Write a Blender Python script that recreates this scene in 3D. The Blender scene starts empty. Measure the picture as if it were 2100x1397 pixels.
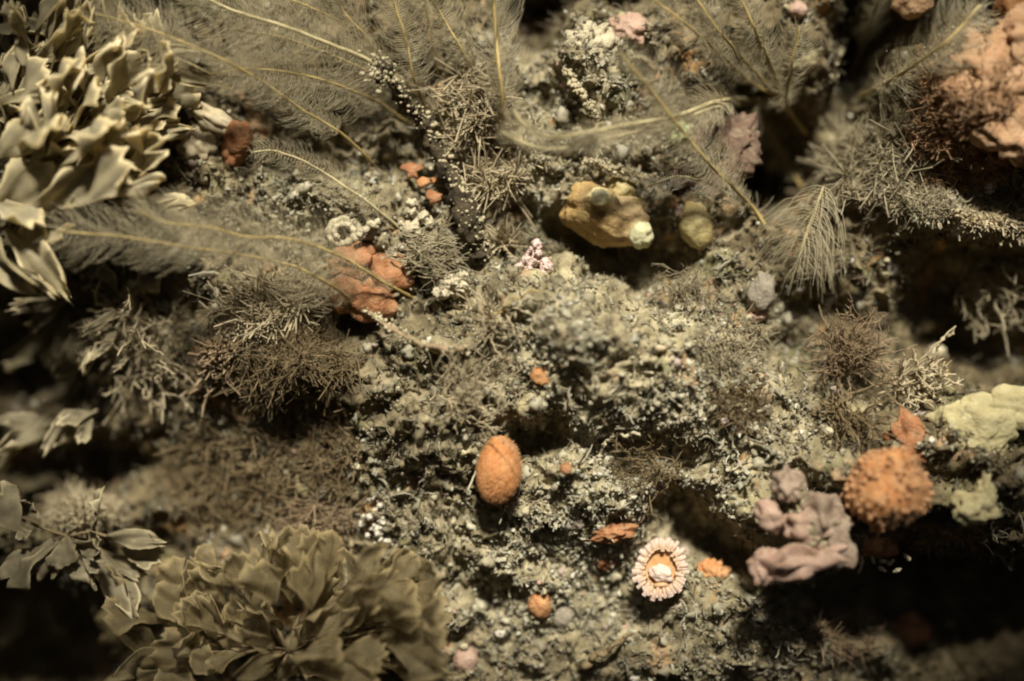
import bpy, bmesh, math, random
import numpy as np
from mathutils import Vector, Matrix, noise as mnoise

random.seed(7)
rng = np.random.default_rng(7)
scene = bpy.context.scene
COL = scene.collection

# ------------------------------------------------------------------ camera, sky, sun, exposure
# One unit is about a centimetre; the rock face stands in the XZ plane, the diver looks along +Y.
DIST = 30.0
cam_data = bpy.data.cameras.new("camera")
cam = bpy.data.objects.new("camera", cam_data)
COL.objects.link(cam)
cam.location = (0, -DIST, 0)
cam.rotation_euler = (math.radians(90), 0, 0)
cam_data.sensor_width = 36
cam_data.lens = 36 * DIST / 21.0
cam_data.clip_start = 0.5
cam_data.clip_end = 400
cam_data.dof.use_dof = True
cam_data.dof.focus_distance = DIST - 1.1
cam_data.dof.aperture_fstop = 0.031
scene.camera = cam

SUN_FROM = Vector((0.04, -0.74, 0.67)).normalized()       # direction towards the sun
SUN_STRENGTH = 5.0
SKY_STRENGTH = 0.016
world = bpy.data.worlds.new("World")
scene.world = world
world.use_nodes = True
wn = world.node_tree
for n in list(wn.nodes):
    wn.nodes.remove(n)
sky = wn.nodes.new("ShaderNodeTexSky")
sky.sky_type = 'NISHITA'
sky.sun_disc = False
sky.sun_elevation = math.asin(SUN_FROM.z)
sky.sun_rotation = math.atan2(SUN_FROM.x, SUN_FROM.y)
sky.altitude = 0
sky.dust_density = 4.0
bg = wn.nodes.new("ShaderNodeBackground")
bg.inputs[1].default_value = SKY_STRENGTH
wo = wn.nodes.new("ShaderNodeOutputWorld")
wn.links.new(sky.outputs[0], bg.inputs[0])
wn.links.new(bg.outputs[0], wo.inputs[0])

sun_data = bpy.data.lights.new("sun", 'SUN')
sun_data.energy = SUN_STRENGTH
sun_data.angle = math.radians(7)      # wide: the light comes down through moving water
sun_data.color = (1.0, 0.945, 0.82)
sun = bpy.data.objects.new("sun", sun_data)
COL.objects.link(sun)
sun.location = SUN_FROM * 60
sun.rotation_euler = (-SUN_FROM).to_track_quat('-Z', 'Y').to_euler()

scene.view_settings.view_transform = 'Standard'
scene.view_settings.look = 'None'
scene.view_settings.gamma = 1
scene.view_settings.exposure = 0.54
scene.view_settings.use_curve_mapping = False
scene.cycles.filter_width = 2.1            # a soft macro lens

# ------------------------------------------------------------------ noise
_perm = np.random.default_rng(3).permutation(512).astype(np.int64)
_g3 = np.random.default_rng(4).normal(size=(512, 3))
_g3 /= np.linalg.norm(_g3, axis=1)[:, None]

def perlin(x, y, z):
    x = np.asarray(x, float); y = np.asarray(y, float); z = np.asarray(z, float) + np.zeros_like(x)
    xi = np.floor(x).astype(np.int64); yi = np.floor(y).astype(np.int64); zi = np.floor(z).astype(np.int64)
    xf, yf, zf = x - xi, y - yi, z - zi
    u = xf**3 * (xf * (xf * 6 - 15) + 10); v = yf**3 * (yf * (yf * 6 - 15) + 10); w = zf**3 * (zf * (zf * 6 - 15) + 10)
    def g(a, b, c):
        h = _perm[(_perm[(_perm[(xi + a) & 511] + yi + b) & 511] + zi + c) & 511]
        q = _g3[h]
        return q[..., 0] * (xf - a) + q[..., 1] * (yf - b) + q[..., 2] * (zf - c)
    x00 = g(0,0,0) * (1-u) + g(1,0,0) * u; x10 = g(0,1,0) * (1-u) + g(1,1,0) * u
    x01 = g(0,0,1) * (1-u) + g(1,0,1) * u; x11 = g(0,1,1) * (1-u) + g(1,1,1) * u
    return 1.6 * ((x00 * (1-v) + x10 * v) * (1-w) + (x01 * (1-v) + x11 * v) * w)

def smooth(a, b, x):
    t = np.clip((x - a) / (b - a), 0, 1)
    return t * t * (3 - 2 * t)

# ------------------------------------------------------------------ materials
def srgb(r, g, b):
    f = lambda c: c / 12.92 if c <= 0.04045 else ((c + 0.055) / 1.055) ** 2.4
    return (f(r / 255), f(g / 255), f(b / 255), 1)

def lin(r, g, b):
    return (r, g, b, 1)

def material(name, c1, c2=None, c3=None, scale=4.0, rough=0.75, bump=0.0, bump_scale=20.0, trans=0.0, sss=0.0,
             vcol=False, spec=0.3, detail=5.0, grain=None, coat=0.0, dust=0.0, alpha=1.0):
    m = bpy.data.materials.new(name)
    m.use_nodes = True
    nt = m.node_tree
    for n in list(nt.nodes):
        nt.nodes.remove(n)
    N = nt.nodes.new; L = nt.links.new
    out = N("ShaderNodeOutputMaterial")
    bs = N("ShaderNodeBsdfPrincipled")
    bs.inputs["Roughness"].default_value = rough
    bs.inputs["Specular IOR Level"].default_value = spec
    bs.inputs["Coat Weight"].default_value = coat
    bs.inputs["Coat Roughness"].default_value = 0.3
    geo = N("ShaderNodeTexCoord")
    col = None
    if c2 is not None:
        nz = N("ShaderNodeTexNoise"); nz.inputs["Scale"].default_value = scale; nz.inputs["Detail"].default_value = detail
        nz.inputs["Roughness"].default_value = 0.65
        L(geo.outputs["Object"], nz.inputs["Vector"])
        rp = N("ShaderNodeValToRGB")
        e = rp.color_ramp.elements
        e[0].position = 0.32; e[0].color = c1; e[1].position = 0.68; e[1].color = c2
        if c3 is not None:
            k = e.new(0.52); k.color = c3
        L(nz.outputs["Fac"], rp.inputs["Fac"])
        col = rp.outputs["Color"]
    else:
        rgb = N("ShaderNodeRGB"); rgb.outputs[0].default_value = c1
        col = rgb.outputs[0]
    if grain is not None:
        gz = N("ShaderNodeTexVoronoi"); gz.inputs["Scale"].default_value = grain[0]
        L(geo.outputs["Object"], gz.inputs["Vector"])
        gr = N("ShaderNodeValToRGB"); ge = gr.color_ramp.elements
        ge[0].position = 0.10; ge[0].color = (1, 1, 1, 1); ge[1].position = 0.26; ge[1].color = (0, 0, 0, 1)
        L(gz.outputs["Distance"], gr.inputs["Fac"])
        sc = N("ShaderNodeMath"); sc.operation = 'MULTIPLY'; sc.inputs[1].default_value = grain[2]
        L(gr.outputs["Color"], sc.inputs[0])
        mx = N("ShaderNodeMix"); mx.data_type = 'RGBA'
        L(sc.outputs[0], mx.inputs["Factor"]); L(col, mx.inputs["A"]); mx.inputs["B"].default_value = grain[1]
        col = mx.outputs["Result"]
    if dust:
        dz = N("ShaderNodeTexNoise"); dz.inputs["Scale"].default_value = 5.5; dz.inputs["Detail"].default_value = 8; dz.inputs["Roughness"].default_value = .75
        L(geo.outputs["Object"], dz.inputs["Vector"])
        dr = N("ShaderNodeValToRGB"); de = dr.color_ramp.elements
        de[0].position = .5; de[0].color = (0, 0, 0, 1); de[1].position = .66; de[1].color = (dust, dust, dust, 1)
        L(dz.outputs["Fac"], dr.inputs["Fac"])
        mx = N("ShaderNodeMix"); mx.data_type = 'RGBA'
        L(dr.outputs["Color"], mx.inputs["Factor"]); L(col, mx.inputs["A"]); mx.inputs["B"].default_value = (.40, .35, .22, 1)
        col = mx.outputs["Result"]
    if vcol:
        at = N("ShaderNodeAttribute"); at.attribute_name = "tint"
        mx = N("ShaderNodeMix"); mx.data_type = 'RGBA'; mx.blend_type = 'MULTIPLY'; mx.inputs["Factor"].default_value = 1
        L(col, mx.inputs["A"]); L(at.outputs["Color"], mx.inputs["B"])
        col = mx.outputs["Result"]
    L(col, bs.inputs["Base Color"])
    if sss:
        bs.inputs["Subsurface Weight"].default_value = sss
        bs.inputs["Subsurface Radius"].default_value = (0.25, 0.14, 0.07)
        bs.inputs["Subsurface Scale"].default_value = 0.6
    if bump:
        bz = N("ShaderNodeTexNoise"); bz.inputs["Scale"].default_value = bump_scale; bz.inputs["Detail"].default_value = 4
        L(geo.outputs["Object"], bz.inputs["Vector"])
        bp = N("ShaderNodeBump"); bp.inputs["Strength"].default_value = bump; bp.inputs["Distance"].default_value = 0.05
        L(bz.outputs["Fac"], bp.inputs["Height"])
        L(bp.outputs["Normal"], bs.inputs["Normal"])
    if trans:
        tr = N("ShaderNodeBsdfTranslucent")
        L(col, tr.inputs["Color"])
        ms = N("ShaderNodeMixShader"); ms.inputs[0].default_value = trans
        L(bs.outputs[0], ms.inputs[1]); L(tr.outputs[0], ms.inputs[2])
        if alpha < 1:
            tp = N("ShaderNodeBsdfTransparent")
            m2 = N("ShaderNodeMixShader"); m2.inputs[0].default_value = alpha
            L(tp.outputs[0], m2.inputs[1]); L(ms.outputs[0], m2.inputs[2])
            L(m2.outputs[0], out.inputs[0])
        else:
            L(ms.outputs[0], out.inputs[0])
    else:
        L(bs.outputs[0], out.inputs[0])
    return m

M = {}
M['rock'] = material("rock", lin(.10,.085,.048), lin(.50,.45,.31), lin(.29,.25,.155), scale=1.9, bump=.9, bump_scale=11, detail=9, rough=.9,
                     grain=(17, lin(.62,.57,.43), .5), vcol=True)
M['shade_roof_rock'] = material("shade_roof_rock", lin(.04,.035,.022), lin(.14,.12,.08), scale=.6, rough=.95, bump=.6, bump_scale=3)
M['silt'] = material("silt", lin(.8,.8,.8), lin(1,1,1), scale=3, vcol=True, rough=.62, spec=.35)
M['turf'] = material("turf", lin(.9,.9,.9), vcol=True, rough=.7, trans=.25)
M['stem'] = material("stem", lin(.36,.26,.085), lin(.50,.385,.16), scale=3, rough=.55, trans=.15)
M['pale_stem'] = material("pale_stem", lin(.50,.425,.22), lin(.60,.52,.31), scale=3, rough=.55, trans=.2)
M['hair'] = material("hair", lin(.60,.53,.35), lin(.70,.63,.44), scale=1.5, rough=.4, trans=.45, spec=.5)
M['white_hair'] = material("white_hair", lin(.66,.63,.52), lin(.74,.71,.60), scale=1.5, rough=.45, trans=.4, spec=.5)
M['frond'] = material("frond", lin(.54,.45,.245), lin(.78,.70,.49), lin(.66,.575,.36), scale=1.8, rough=.42, bump=.4, bump_scale=50, trans=.46, vcol=True, dust=.12, grain=(10, lin(.40,.31,.13), .3))
M['olive_frond'] = material("olive_frond", lin(.38,.295,.145), lin(.60,.50,.30), lin(.48,.39,.21), scale=1.6, rough=.4, bump=.4, bump_scale=50, trans=.5, vcol=True, grain=(8, lin(.19,.145,.055), .35), alpha=.52)
M['dark_frond'] = material("dark_frond", lin(.33,.27,.145), lin(.56,.49,.32), scale=1.6, rough=.5, bump=.45, bump_scale=50, trans=.38, vcol=True, grain=(9, lin(.17,.13,.055), .25))
M['orange'] = material("orange", lin(.46,.185,.06), lin(.60,.33,.15), scale=2.6, rough=.75, bump=.9, bump_scale=22, sss=.25, grain=(15, lin(.66,.42,.22), .35), dust=.35)
M['egg_orange'] = material("egg_orange", lin(.50,.20,.06), lin(.62,.32,.13), lin(.56,.25,.09), scale=1.7, rough=.7, bump=.7, bump_scale=26, sss=.35, grain=(24, lin(.66,.40,.19), .4), dust=.12)
M['egg_pile'] = material("egg_pile", lin(.62,.33,.15), lin(.74,.48,.26), scale=2, rough=.6, trans=.4)
M['deep_orange'] = material("deep_orange", lin(.25,.10,.04), lin(.42,.20,.09), scale=2.4, rough=.7, bump=1.0, bump_scale=20, sss=.2, grain=(16, lin(.46,.27,.14), .35), dust=.4)
M['peach'] = material("peach", lin(.34,.18,.085), lin(.52,.34,.20), scale=1.6, rough=.8, bump=1.0, bump_scale=16, sss=.2, dust=.3)
M['tunicate'] = material("tunicate", lin(.29,.20,.105), lin(.50,.42,.28), lin(.38,.29,.17), scale=1.8, rough=.7, bump=1.0, bump_scale=13, sss=.15, coat=.05, grain=(8, lin(.15,.11,.055), .4), dust=.7, vcol=True)
M['siphon'] = material("siphon", lin(.46,.44,.25), lin(.58,.56,.36), scale=3, rough=.55, sss=.4, bump=.4, dust=.3)
M['yellow_sponge'] = material("yellow_sponge", lin(.36,.305,.15), lin(.58,.515,.29), scale=1.8, rough=.85, bump=.8, bump_scale=14, sss=.25, dust=.4)
M['pink'] = material("pink", lin(.33,.20,.14), lin(.52,.365,.28), scale=1.8, rough=.55, bump=.9, bump_scale=16, sss=.3, dust=.4)
M['pink_crust'] = material("pink_crust", lin(.55,.29,.27), lin(.72,.60,.54), scale=4, rough=.85, bump=1, bump_scale=16, dust=.4)
M['maroon'] = material("maroon", lin(.09,.052,.036), lin(.20,.13,.09), scale=1.8, rough=.85, bump=.9, bump_scale=12, dust=.5)
M['white'] = material("white", lin(.42,.38,.29), lin(.66,.62,.53), scale=5, rough=.6, bump=.7, bump_scale=14, dust=.5)
M['cream'] = material("cream", lin(.36,.31,.19), lin(.60,.53,.38), scale=5, rough=.85, bump=1, bump_scale=14, dust=.4)
M['coral_rim'] = material("coral_rim", lin(.60,.44,.34), lin(.74,.62,.52), scale=7, rough=.45, sss=.35, bump=.4)
M['coral_tooth'] = material("coral_tooth", lin(.9,.9,.9), lin(1,1,1), scale=7, rough=.5, sss=.25, bump=.3, vcol=True)
M['coral_disc'] = material("coral_disc", lin(.46,.235,.09), lin(.62,.42,.25), scale=5, rough=.55, sss=.3, bump=.5, bump_scale=18)
M['brown_tuft'] = material("brown_tuft", lin(.17,.12,.055), lin(.34,.26,.145), scale=2.2, rough=.7, trans=.25)
M['pale_tuft'] = material("pale_tuft", lin(.44,.36,.21), lin(.62,.53,.36), scale=2.5, rough=.7, trans=.2)
M['grey_tuft'] = material("grey_tuft", lin(.33,.275,.165), lin(.50,.435,.29), scale=2.5, rough=.7, trans=.2)
M['peach_tuft'] = material("peach_tuft", lin(.33,.235,.135), lin(.46,.35,.22), scale=1.5, rough=.6, trans=.3)
M['dark_bark'] = material("dark_bark", lin(.022,.016,.009), lin(.085,.065,.036), scale=4, rough=.9, bump=1, bump_scale=12)
M['grey'] = material("grey", lin(.19,.165,.125), lin(.30,.26,.20), scale=2, rough=.7, sss=.15, bump=.8, bump_scale=12, dust=.5)
M['crumb'] = material("crumb", lin(.30,.255,.15), lin(.52,.455,.30), scale=6, rough=.85, bump=.6, bump_scale=14)
M['salmon_tuft'] = material("salmon_tuft", lin(.42,.245,.125), lin(.62,.43,.27), lin(.52,.33,.18), scale=1.8, rough=.65, trans=.3)
M['grey_pink'] = material("grey_pink", lin(.20,.14,.095), lin(.38,.285,.215), scale=2.2, rough=.65, bump=.9, bump_scale=16, sss=.2, dust=.5)
M['mustard'] = material("mustard", lin(.30,.225,.085), lin(.54,.455,.22), scale=1.6, rough=.55, bump=.7, bump_scale=14, sss=.25, dust=.35)
M['green'] = material("green", lin(.30,.32,.12), lin(.55,.60,.36), scale=6, rough=.7, bump=.6, bump_scale=15)

# ------------------------------------------------------------------ mesh helpers
def np_mesh(name, V, F, mat, tint=None, smooth_shade=True):
    """V (n,3), F (m,k) -> mesh datablock"""
    V = np.ascontiguousarray(V, dtype=np.float32); F = np.ascontiguousarray(F, dtype=np.int32)
    me = bpy.data.meshes.new(name)
    m, k = F.shape
    me.vertices.add(len(V)); me.vertices.foreach_set("co", V.ravel())
    me.loops.add(m * k); me.loops.foreach_set("vertex_index", F.ravel())
    me.polygons.add(m)
    me.polygons.foreach_set("loop_start", np.arange(m, dtype=np.int32) * k)
    me.polygons.foreach_set("use_smooth", np.full(m, smooth_shade, dtype=bool))
    if tint is not None:
        at = me.attributes.new("tint", 'FLOAT_COLOR', 'POINT')
        t = np.ones((len(V), 4), np.float32); t[:, :3] = tint
        at.data.foreach_set("color", t.ravel())
    me.update(calc_edges=True)
    if mat is not None:
        me.materials.append(mat)
    return me

def link(name, me, parent=None, kind=None):
    o = bpy.data.objects.new(name, me)
    COL.objects.link(o)
    if parent is not None:
        o.parent = parent
    if kind:
        o["kind"] = kind
    return o

def tag(o, label, cat, group=None):
    o["label"] = label; o["category"] = cat
    if group:
        o["group"] = group
    return o

def thing(name, label, cat, loc, group=None):
    o = bpy.data.objects.new(name, None)
    COL.objects.link(o)
    o.location = loc
    o.empty_display_size = 0.2
    return tag(o, label, cat, group)

def tubes(P, R, sides=3):
    """P (n,k,3) polylines, R (n,k) radii -> V, F quads"""
    P = np.asarray(P, float); R = np.asarray(R, float)
    n, k, _ = P.shape
    T = np.gradient(P, axis=1)
    T /= np.linalg.norm(T, axis=2, keepdims=True) + 1e-9
    ref = np.tile(np.array([0.31, 0.85, 0.42]), (n, 1))
    A = np.cross(T, ref[:, None, :]); A /= np.linalg.norm(A, axis=2, keepdims=True) + 1e-9
    B = np.cross(T, A)
    ang = np.arange(sides) * 2 * math.pi / sides
    ring = P[:, :, None, :] + R[:, :, None, None] * (np.cos(ang)[None, None, :, None] * A[:, :, None, :] + np.sin(ang)[None, None, :, None] * B[:, :, None, :])
    V = ring.reshape(-1, 3)
    idx = np.arange(n * k * sides).reshape(n, k, sides)
    nx = np.roll(idx, -1, axis=2)
    F = np.stack([idx[:, :-1], nx[:, :-1], nx[:, 1:], idx[:, 1:]], axis=-1).reshape(-1, 4)
    return V, F

def merge(parts):
    Vs, Fs, o = [], [], 0
    for V, F in parts:
        Vs.append(V); Fs.append(F + o); o += len(V)
    return np.concatenate(Vs), np.concatenate(Fs)

def resample(pts, n):
    """Catmull-Rom through pts, n points evenly spaced"""
    p = np.asarray(pts, float)
    q = np.concatenate([[2 * p[0] - p[1]], p, [2 * p[-1] - p[-2]]])
    out = []
    for i in range(len(p) - 1):
        t = np.linspace(0, 1, 16, endpoint=False)[:, None]
        a, b, c, d = q[i], q[i+1], q[i+2], q[i+3]
        out.append(0.5 * ((2*b) + (c-a)*t + (2*a-5*b+4*c-d)*t**2 + (3*b-a-3*c+d)*t**3))
    out = np.concatenate(out + [p[-1:]])
    s = np.concatenate([[0], np.cumsum(np.linalg.norm(np.diff(out, axis=0), axis=1))])
    u = np.linspace(0, s[-1], n)
    return np.stack([np.interp(u, s, out[:, i]) for i in range(3)], 1), s[-1]

def ico(sub):
    bm = bmesh.new()
    bmesh.ops.create_icosphere(bm, subdivisions=sub, radius=1)
    bm.verts.ensure_lookup_table()
    V = np.array([v.co[:] for v in bm.verts]); F = np.array([[v.index for v in f.verts] for f in bm.faces])
    bm.free()
    return V, F
ICO = {s: ico(s) for s in (1, 2, 3, 4, 5)}

# ------------------------------------------------------------------ rock face
def plane(px, py):
    return (px - 1050) / 100.0, (698.5 - py) / 100.0

def ray(px, py, h):
    """point seen at photo pixel px,py that stands h in front of the base plane"""
    X, Z = plane(px, py)
    s = (DIST - h) / DIST
    return Vector((X * s, -h, Z * s))

# bumps and hollows: px, py, rx, ry, height, exponent (higher = flatter top, steeper flank), rotation degrees
FEATURES = [
    (1190, 650, 170, 105, 1.15, 2.2, 12), (1240, 520, 150, 52, -2.0, 2.2, 14), (1330, 600, 70, 60, -1.0, 2, 0),
    (1250, 800, 330, 170, .9, 1.6, 0), (1112, 888, 62, 36, -1.5, 2.5, 8), (1330, 930, 120, 45, -.7, 2, 10),
    (1415, 1062, 110, 55, -1.9, 2.6, 10), (1200, 1010, 260, 90, .45, 1.5, 5), (860, 870, 130, 80, .8, 1.8, -15),
    (430, 970, 280, 170, -1.0, 2, 0), (10, 760, 270, 90, -3.6, 2.4, 0), (30, 945, 290, 85, -3.8, 2.6, 0), (30, 1330, 300, 190, -5.5, 3, 0),
    (330, 1190, 120, 90, -1.4, 2, 0), (560, 700, 200, 170, .65, 2, 15), (640, 860, 120, 60, -.8, 2, 0), (720, 660, 60, 60, -1.2, 2, 0),
    (1000, 745, 110, 34, -.7, 2.2, 6), (900, 700, 110, 40, .5, 2, 15),
    (1960, 590, 150, 70, -2.0, 2.2, 10), (2010, 725, 170, 80, -2.6, 2.2, 8), (1640, 640, 90, 60, -1.5, 2, 0), (1950, 455, 200, 60, .8, 1.8, 8),
    (1555, 335, 72, 150, -5.0, 3, -22), (1725, 110, 50, 150, -3.4, 2.6, 8), (1840, 60, 80, 50, -2.0, 2, 0), (1650, 270, 90, 90, -1.4, 2, 0),
    (1095, 70, 60, 90, -2.2, 2.2, 0), (1150, 0, 120, 40, -1.6, 2, 0), (1230, 110, 110, 110, .6, 1.8, 0), (1110, 215, 60, 40, -.9, 2, 0),
    (960, 230, 100, 130, .6, 1.8, 0), (880, 330, 60, 110, -1.1, 2, -20), (700, 330, 160, 60, -.6, 2, 20), (650, 400, 190, 60, .5, 2, 10),
    (1930, 1200, 330, 85, -5.5, 3, 2), (1640, 1215, 120, 30, -1.4, 2, -12), (1600, 1290, 330, 75, .9, 1.8, 10), (1800, 930, 120, 40, -1.4, 2, 15),
    (1620, 980, 60, 35, -1.2, 2, 0), (1890, 985, 260, 130, 2.5, 2.2, 0), (1625, 1095, 110, 85, 1.6, 2, 0), (1470, 780, 160, 120, .5, 2, 0), (1590, 720, 60, 30, -1.2, 2.2, 10),
    (60, 300, 240, 230, .8, 1.6, 0), (60, 640, 120, 60, -2.0, 2, 0), (2020, 170, 190, 170, 1.9, 1.8, 0),
    (1010, 320, 45, 35, -.9, 2, 0), (1380, 400, 60, 30, -.7, 2, 0), (1500, 1100, 50, 45, -1.6, 2, 0), (300, 640, 120, 70, -.8, 2, 0),
    (1000, 1230, 120, 40, -.6, 2, 10), (1250, 1180, 120, 100, -.5, 2, 0), (1330, 1370, 160, 50, .5, 2, 0), (1900, 1380, 190, 50, -1.0, 2, -10),
]

def base_height(X, Z):
    h = np.zeros_like(X)
    wx = 0.35 * perlin(X * .55, Z * .55, 11.3) + 0.18 * perlin(X * 1.5, Z * 1.5, 4.1)
    wz = 0.35 * perlin(X * .55, Z * .55, 27.7) + 0.18 * perlin(X * 1.5, Z * 1.5, 8.9)
    for px, py, rx, ry, hh, e, rot in FEATURES:
        c = ray(px, py, hh * .6)
        a = math.radians(rot)
        dx = X + wx - c.x; dz = Z + wz - c.z
        u = (dx * math.cos(a) - dz * math.sin(a)) / (rx / 100); v = (dx * math.sin(a) + dz * math.cos(a)) / (ry / 100)
        d = (u * u + v * v) ** (e / 2)
        h += hh * np.exp(-d * .9)
    # the face bulges towards the diver in the middle and falls away to the sides
    h += 1.2 * np.exp(-((X - 1) / 9) ** 2 - (Z / 6.5) ** 2) - .6
    return h

def detail_height(X, Z):
    h = .34 * perlin(X * .42, Z * .42, 1.5) + .30 * perlin(X * .95, Z * .95, 2.5)
    rough = .65 + .55 * smooth(-.35, .45, perlin(X * .33, Z * .33, 55.5))
    h += rough * (.20 * (1 - 2 * np.abs(perlin(X * 1.9, Z * 2.2, 3.5))) + .17 * perlin(X * 3.4, Z * 3.8, 9.1)
                  + .12 * (1 - 2.4 * np.abs(perlin(X * 6.2, Z * 7.0, 5.5))) + .085 * perlin(X * 12, Z * 13, 6.5) + .035 * perlin(X * 25, Z * 25, 7.5))
    return h

NX, NZ = 580, 410
gx = np.linspace(-14.5, 14.5, NX); gz = np.linspace(-10.5, 10.5, NZ)
GX, GZ = np.meshgrid(gx, gz)
GH = base_height(GX, GZ) + detail_height(GX, GZ)

def height(x, z):
    fx = (x - gx[0]) / (gx[1] - gx[0]); fz = (z - gz[0]) / (gz[1] - gz[0])
    i = int(min(max(fx, 0), NX - 2)); j = int(min(max(fz, 0), NZ - 2))
    u, v = min(max(fx - i, 0), 1), min(max(fz - j, 0), 1)
    return (GH[j, i] * (1-u) + GH[j, i+1] * u) * (1-v) + (GH[j+1, i] * (1-u) + GH[j+1, i+1] * u) * v

def on_rock(px, py, lift=0.0):
    h = 0.0
    for _ in range(8):
        p = ray(px, py, h)
        h = .5 * h + .5 * height(p.x, p.z)
    return ray(px, py, h + lift)

# sideways displacement gives small overhangs and ledges
SX = .13 * perlin(GX * 2.3, GZ * 2.3, 31.1) + .06 * perlin(GX * 6, GZ * 6, 33.3)
SZ = .16 * perlin(GX * 2.1, GZ * 2.1, 41.1) + .07 * perlin(GX * 6, GZ * 6, 43.3)
RV = np.stack([GX + SX, -GH, GZ + SZ], -1).reshape(-1, 3)
idx = np.arange(NX * NZ).reshape(NZ, NX)
RF = np.stack([idx[:-1, :-1], idx[:-1, 1:], idx[1:, 1:], idx[1:, :-1]], -1).reshape(-1, 4)
RX, RZ = RV[:, 0], RV[:, 2]
def central(cx, cy, rx, ry, x=RX, z=RZ):
    a, b = plane(cx, cy)
    return np.exp(-((x - a) / (rx / 100)) ** 2 - ((z - b) / (ry / 100)) ** 2)
# sandy grit and a mealy pale crust in the middle, brown turf towards the left and right, darkened to paint the light's falloff
GRIT_FALLOFF = np.clip(central(1130, 1150, 400, 250) + .95 * central(1230, 720, 350, 230) + .7 * central(1000, 300, 260, 220) + .55 * central(1500, 900, 230, 190)
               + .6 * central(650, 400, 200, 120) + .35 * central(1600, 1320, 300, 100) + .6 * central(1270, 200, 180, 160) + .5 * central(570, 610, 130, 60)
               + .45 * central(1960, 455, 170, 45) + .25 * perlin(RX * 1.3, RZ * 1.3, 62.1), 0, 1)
felt_falloff = np.array([.42, .37, .30]); crust = np.array([1.12, 1.10, 1.06])
RT = felt_falloff[None] * (1 - GRIT_FALLOFF[:, None]) + crust[None] * GRIT_FALLOFF[:, None]
def colony(a, b, col, w):
    global RT
    f = (smooth(a, a + .08, perlin(RX * 1.1 + b, RZ * 1.1, b) + .3 * perlin(RX * 4, RZ * 4, b + 2)) * w)[:, None]
    RT = RT * (1 - f) + np.array([col]) * f
colony(.52, 3.3, (1.35, 1.0, .86), .7)      # pink coralline film
colony(.55, 13.7, (1.35, .82, .42), .5)     # thin orange film
colony(.50, 23.1, (1.25, 1.25, 1.12), .7)   # pale lime crust
colony(.48, 33.9, (.55, .60, .42), .6)      # greenish film
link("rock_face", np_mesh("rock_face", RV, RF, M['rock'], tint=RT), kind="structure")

# added unseen roof: blocks the sun round a ragged opening to pool light mid-face
def shade_roof():
    n, m = 150, 130
    X, Y = np.meshgrid(np.linspace(-42, 42, n), np.linspace(-62, .5, m))
    Z = 18 - 8.5 * smooth(-8, .3, Y) + 1.2 * perlin(X * .16, Y * .16, 3.3) + .5 * perlin(X * .5, Y * .5, 6.3)
    # opening, seen along the sun from the face
    t = Z / SUN_FROM.z
    wx = X - t * SUN_FROM.x; wz = -(Y / SUN_FROM.y) * SUN_FROM.z + Z      # where the ray through this point meets the face
    r = np.hypot((wx - HOLE[0]) / HOLE[2], (wz - HOLE[1]) / HOLE[3]) + .10 * perlin(X * .35, Y * .35, 9.9) + .05 * perlin(X * .9, Y * .9, 19.9)
    keep = r > 1
    idx = np.arange(n * m).reshape(m, n)
    F = np.stack([idx[:-1, :-1], idx[:-1, 1:], idx[1:, 1:], idx[1:, :-1]], -1)
    k = keep[:-1, :-1] & keep[:-1, 1:] & keep[1:, 1:] & keep[1:, :-1]
    V = np.stack([X, Y, Z], -1).reshape(-1, 3)
    o = link("added_shade_roof", np_mesh("added_shade_roof", V, F[k], M['shade_roof_rock']), kind="structure")
    so = o.modifiers.new("thickness", 'SOLIDIFY'); so.thickness = 1.2; so.offset = 1
HOLE = (.0, -.2, 11.0, 8.7)
shade_roof()

# normals of the rock for scattering
gxv = np.gradient(RV.reshape(NZ, NX, 3), axis=1); gzv = np.gradient(RV.reshape(NZ, NX, 3), axis=0)
RN = np.cross(gxv, gzv).reshape(-1, 3)
RN /= np.linalg.norm(RN, axis=1, keepdims=True) + 1e-9
inside = (np.abs(RV[:, 0]) < 11.6) & (np.abs(RV[:, 2]) < 7.9)

def pick(n, weight):
    w = np.where(inside, weight, 0)
    w = w / w.sum()
    return rng.choice(len(RV), size=n, p=w)

# ------------------------------------------------------------------ grains of silt lying on the rock
def random_rot(n):
    q = rng.normal(size=(n, 4)); q /= np.linalg.norm(q, axis=1, keepdims=True)
    w, x, y, z = q.T
    return np.stack([np.stack([1-2*(y*y+z*z), 2*(x*y-z*w), 2*(x*z+y*w)], -1),
                     np.stack([2*(x*y+z*w), 1-2*(x*x+z*z), 2*(y*z-x*w)], -1),
                     np.stack([2*(x*z-y*w), 2*(y*z+x*w), 1-2*(x*x+y*y)], -1)], 1)

X0, Z0 = RV[:, 0], RV[:, 2]
PATCH = perlin(X0 * .5, Z0 * .5, 71.7)
MEAL = smooth(-.25, .35, perlin(X0 * .9, Z0 * .9, 91.7))

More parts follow.
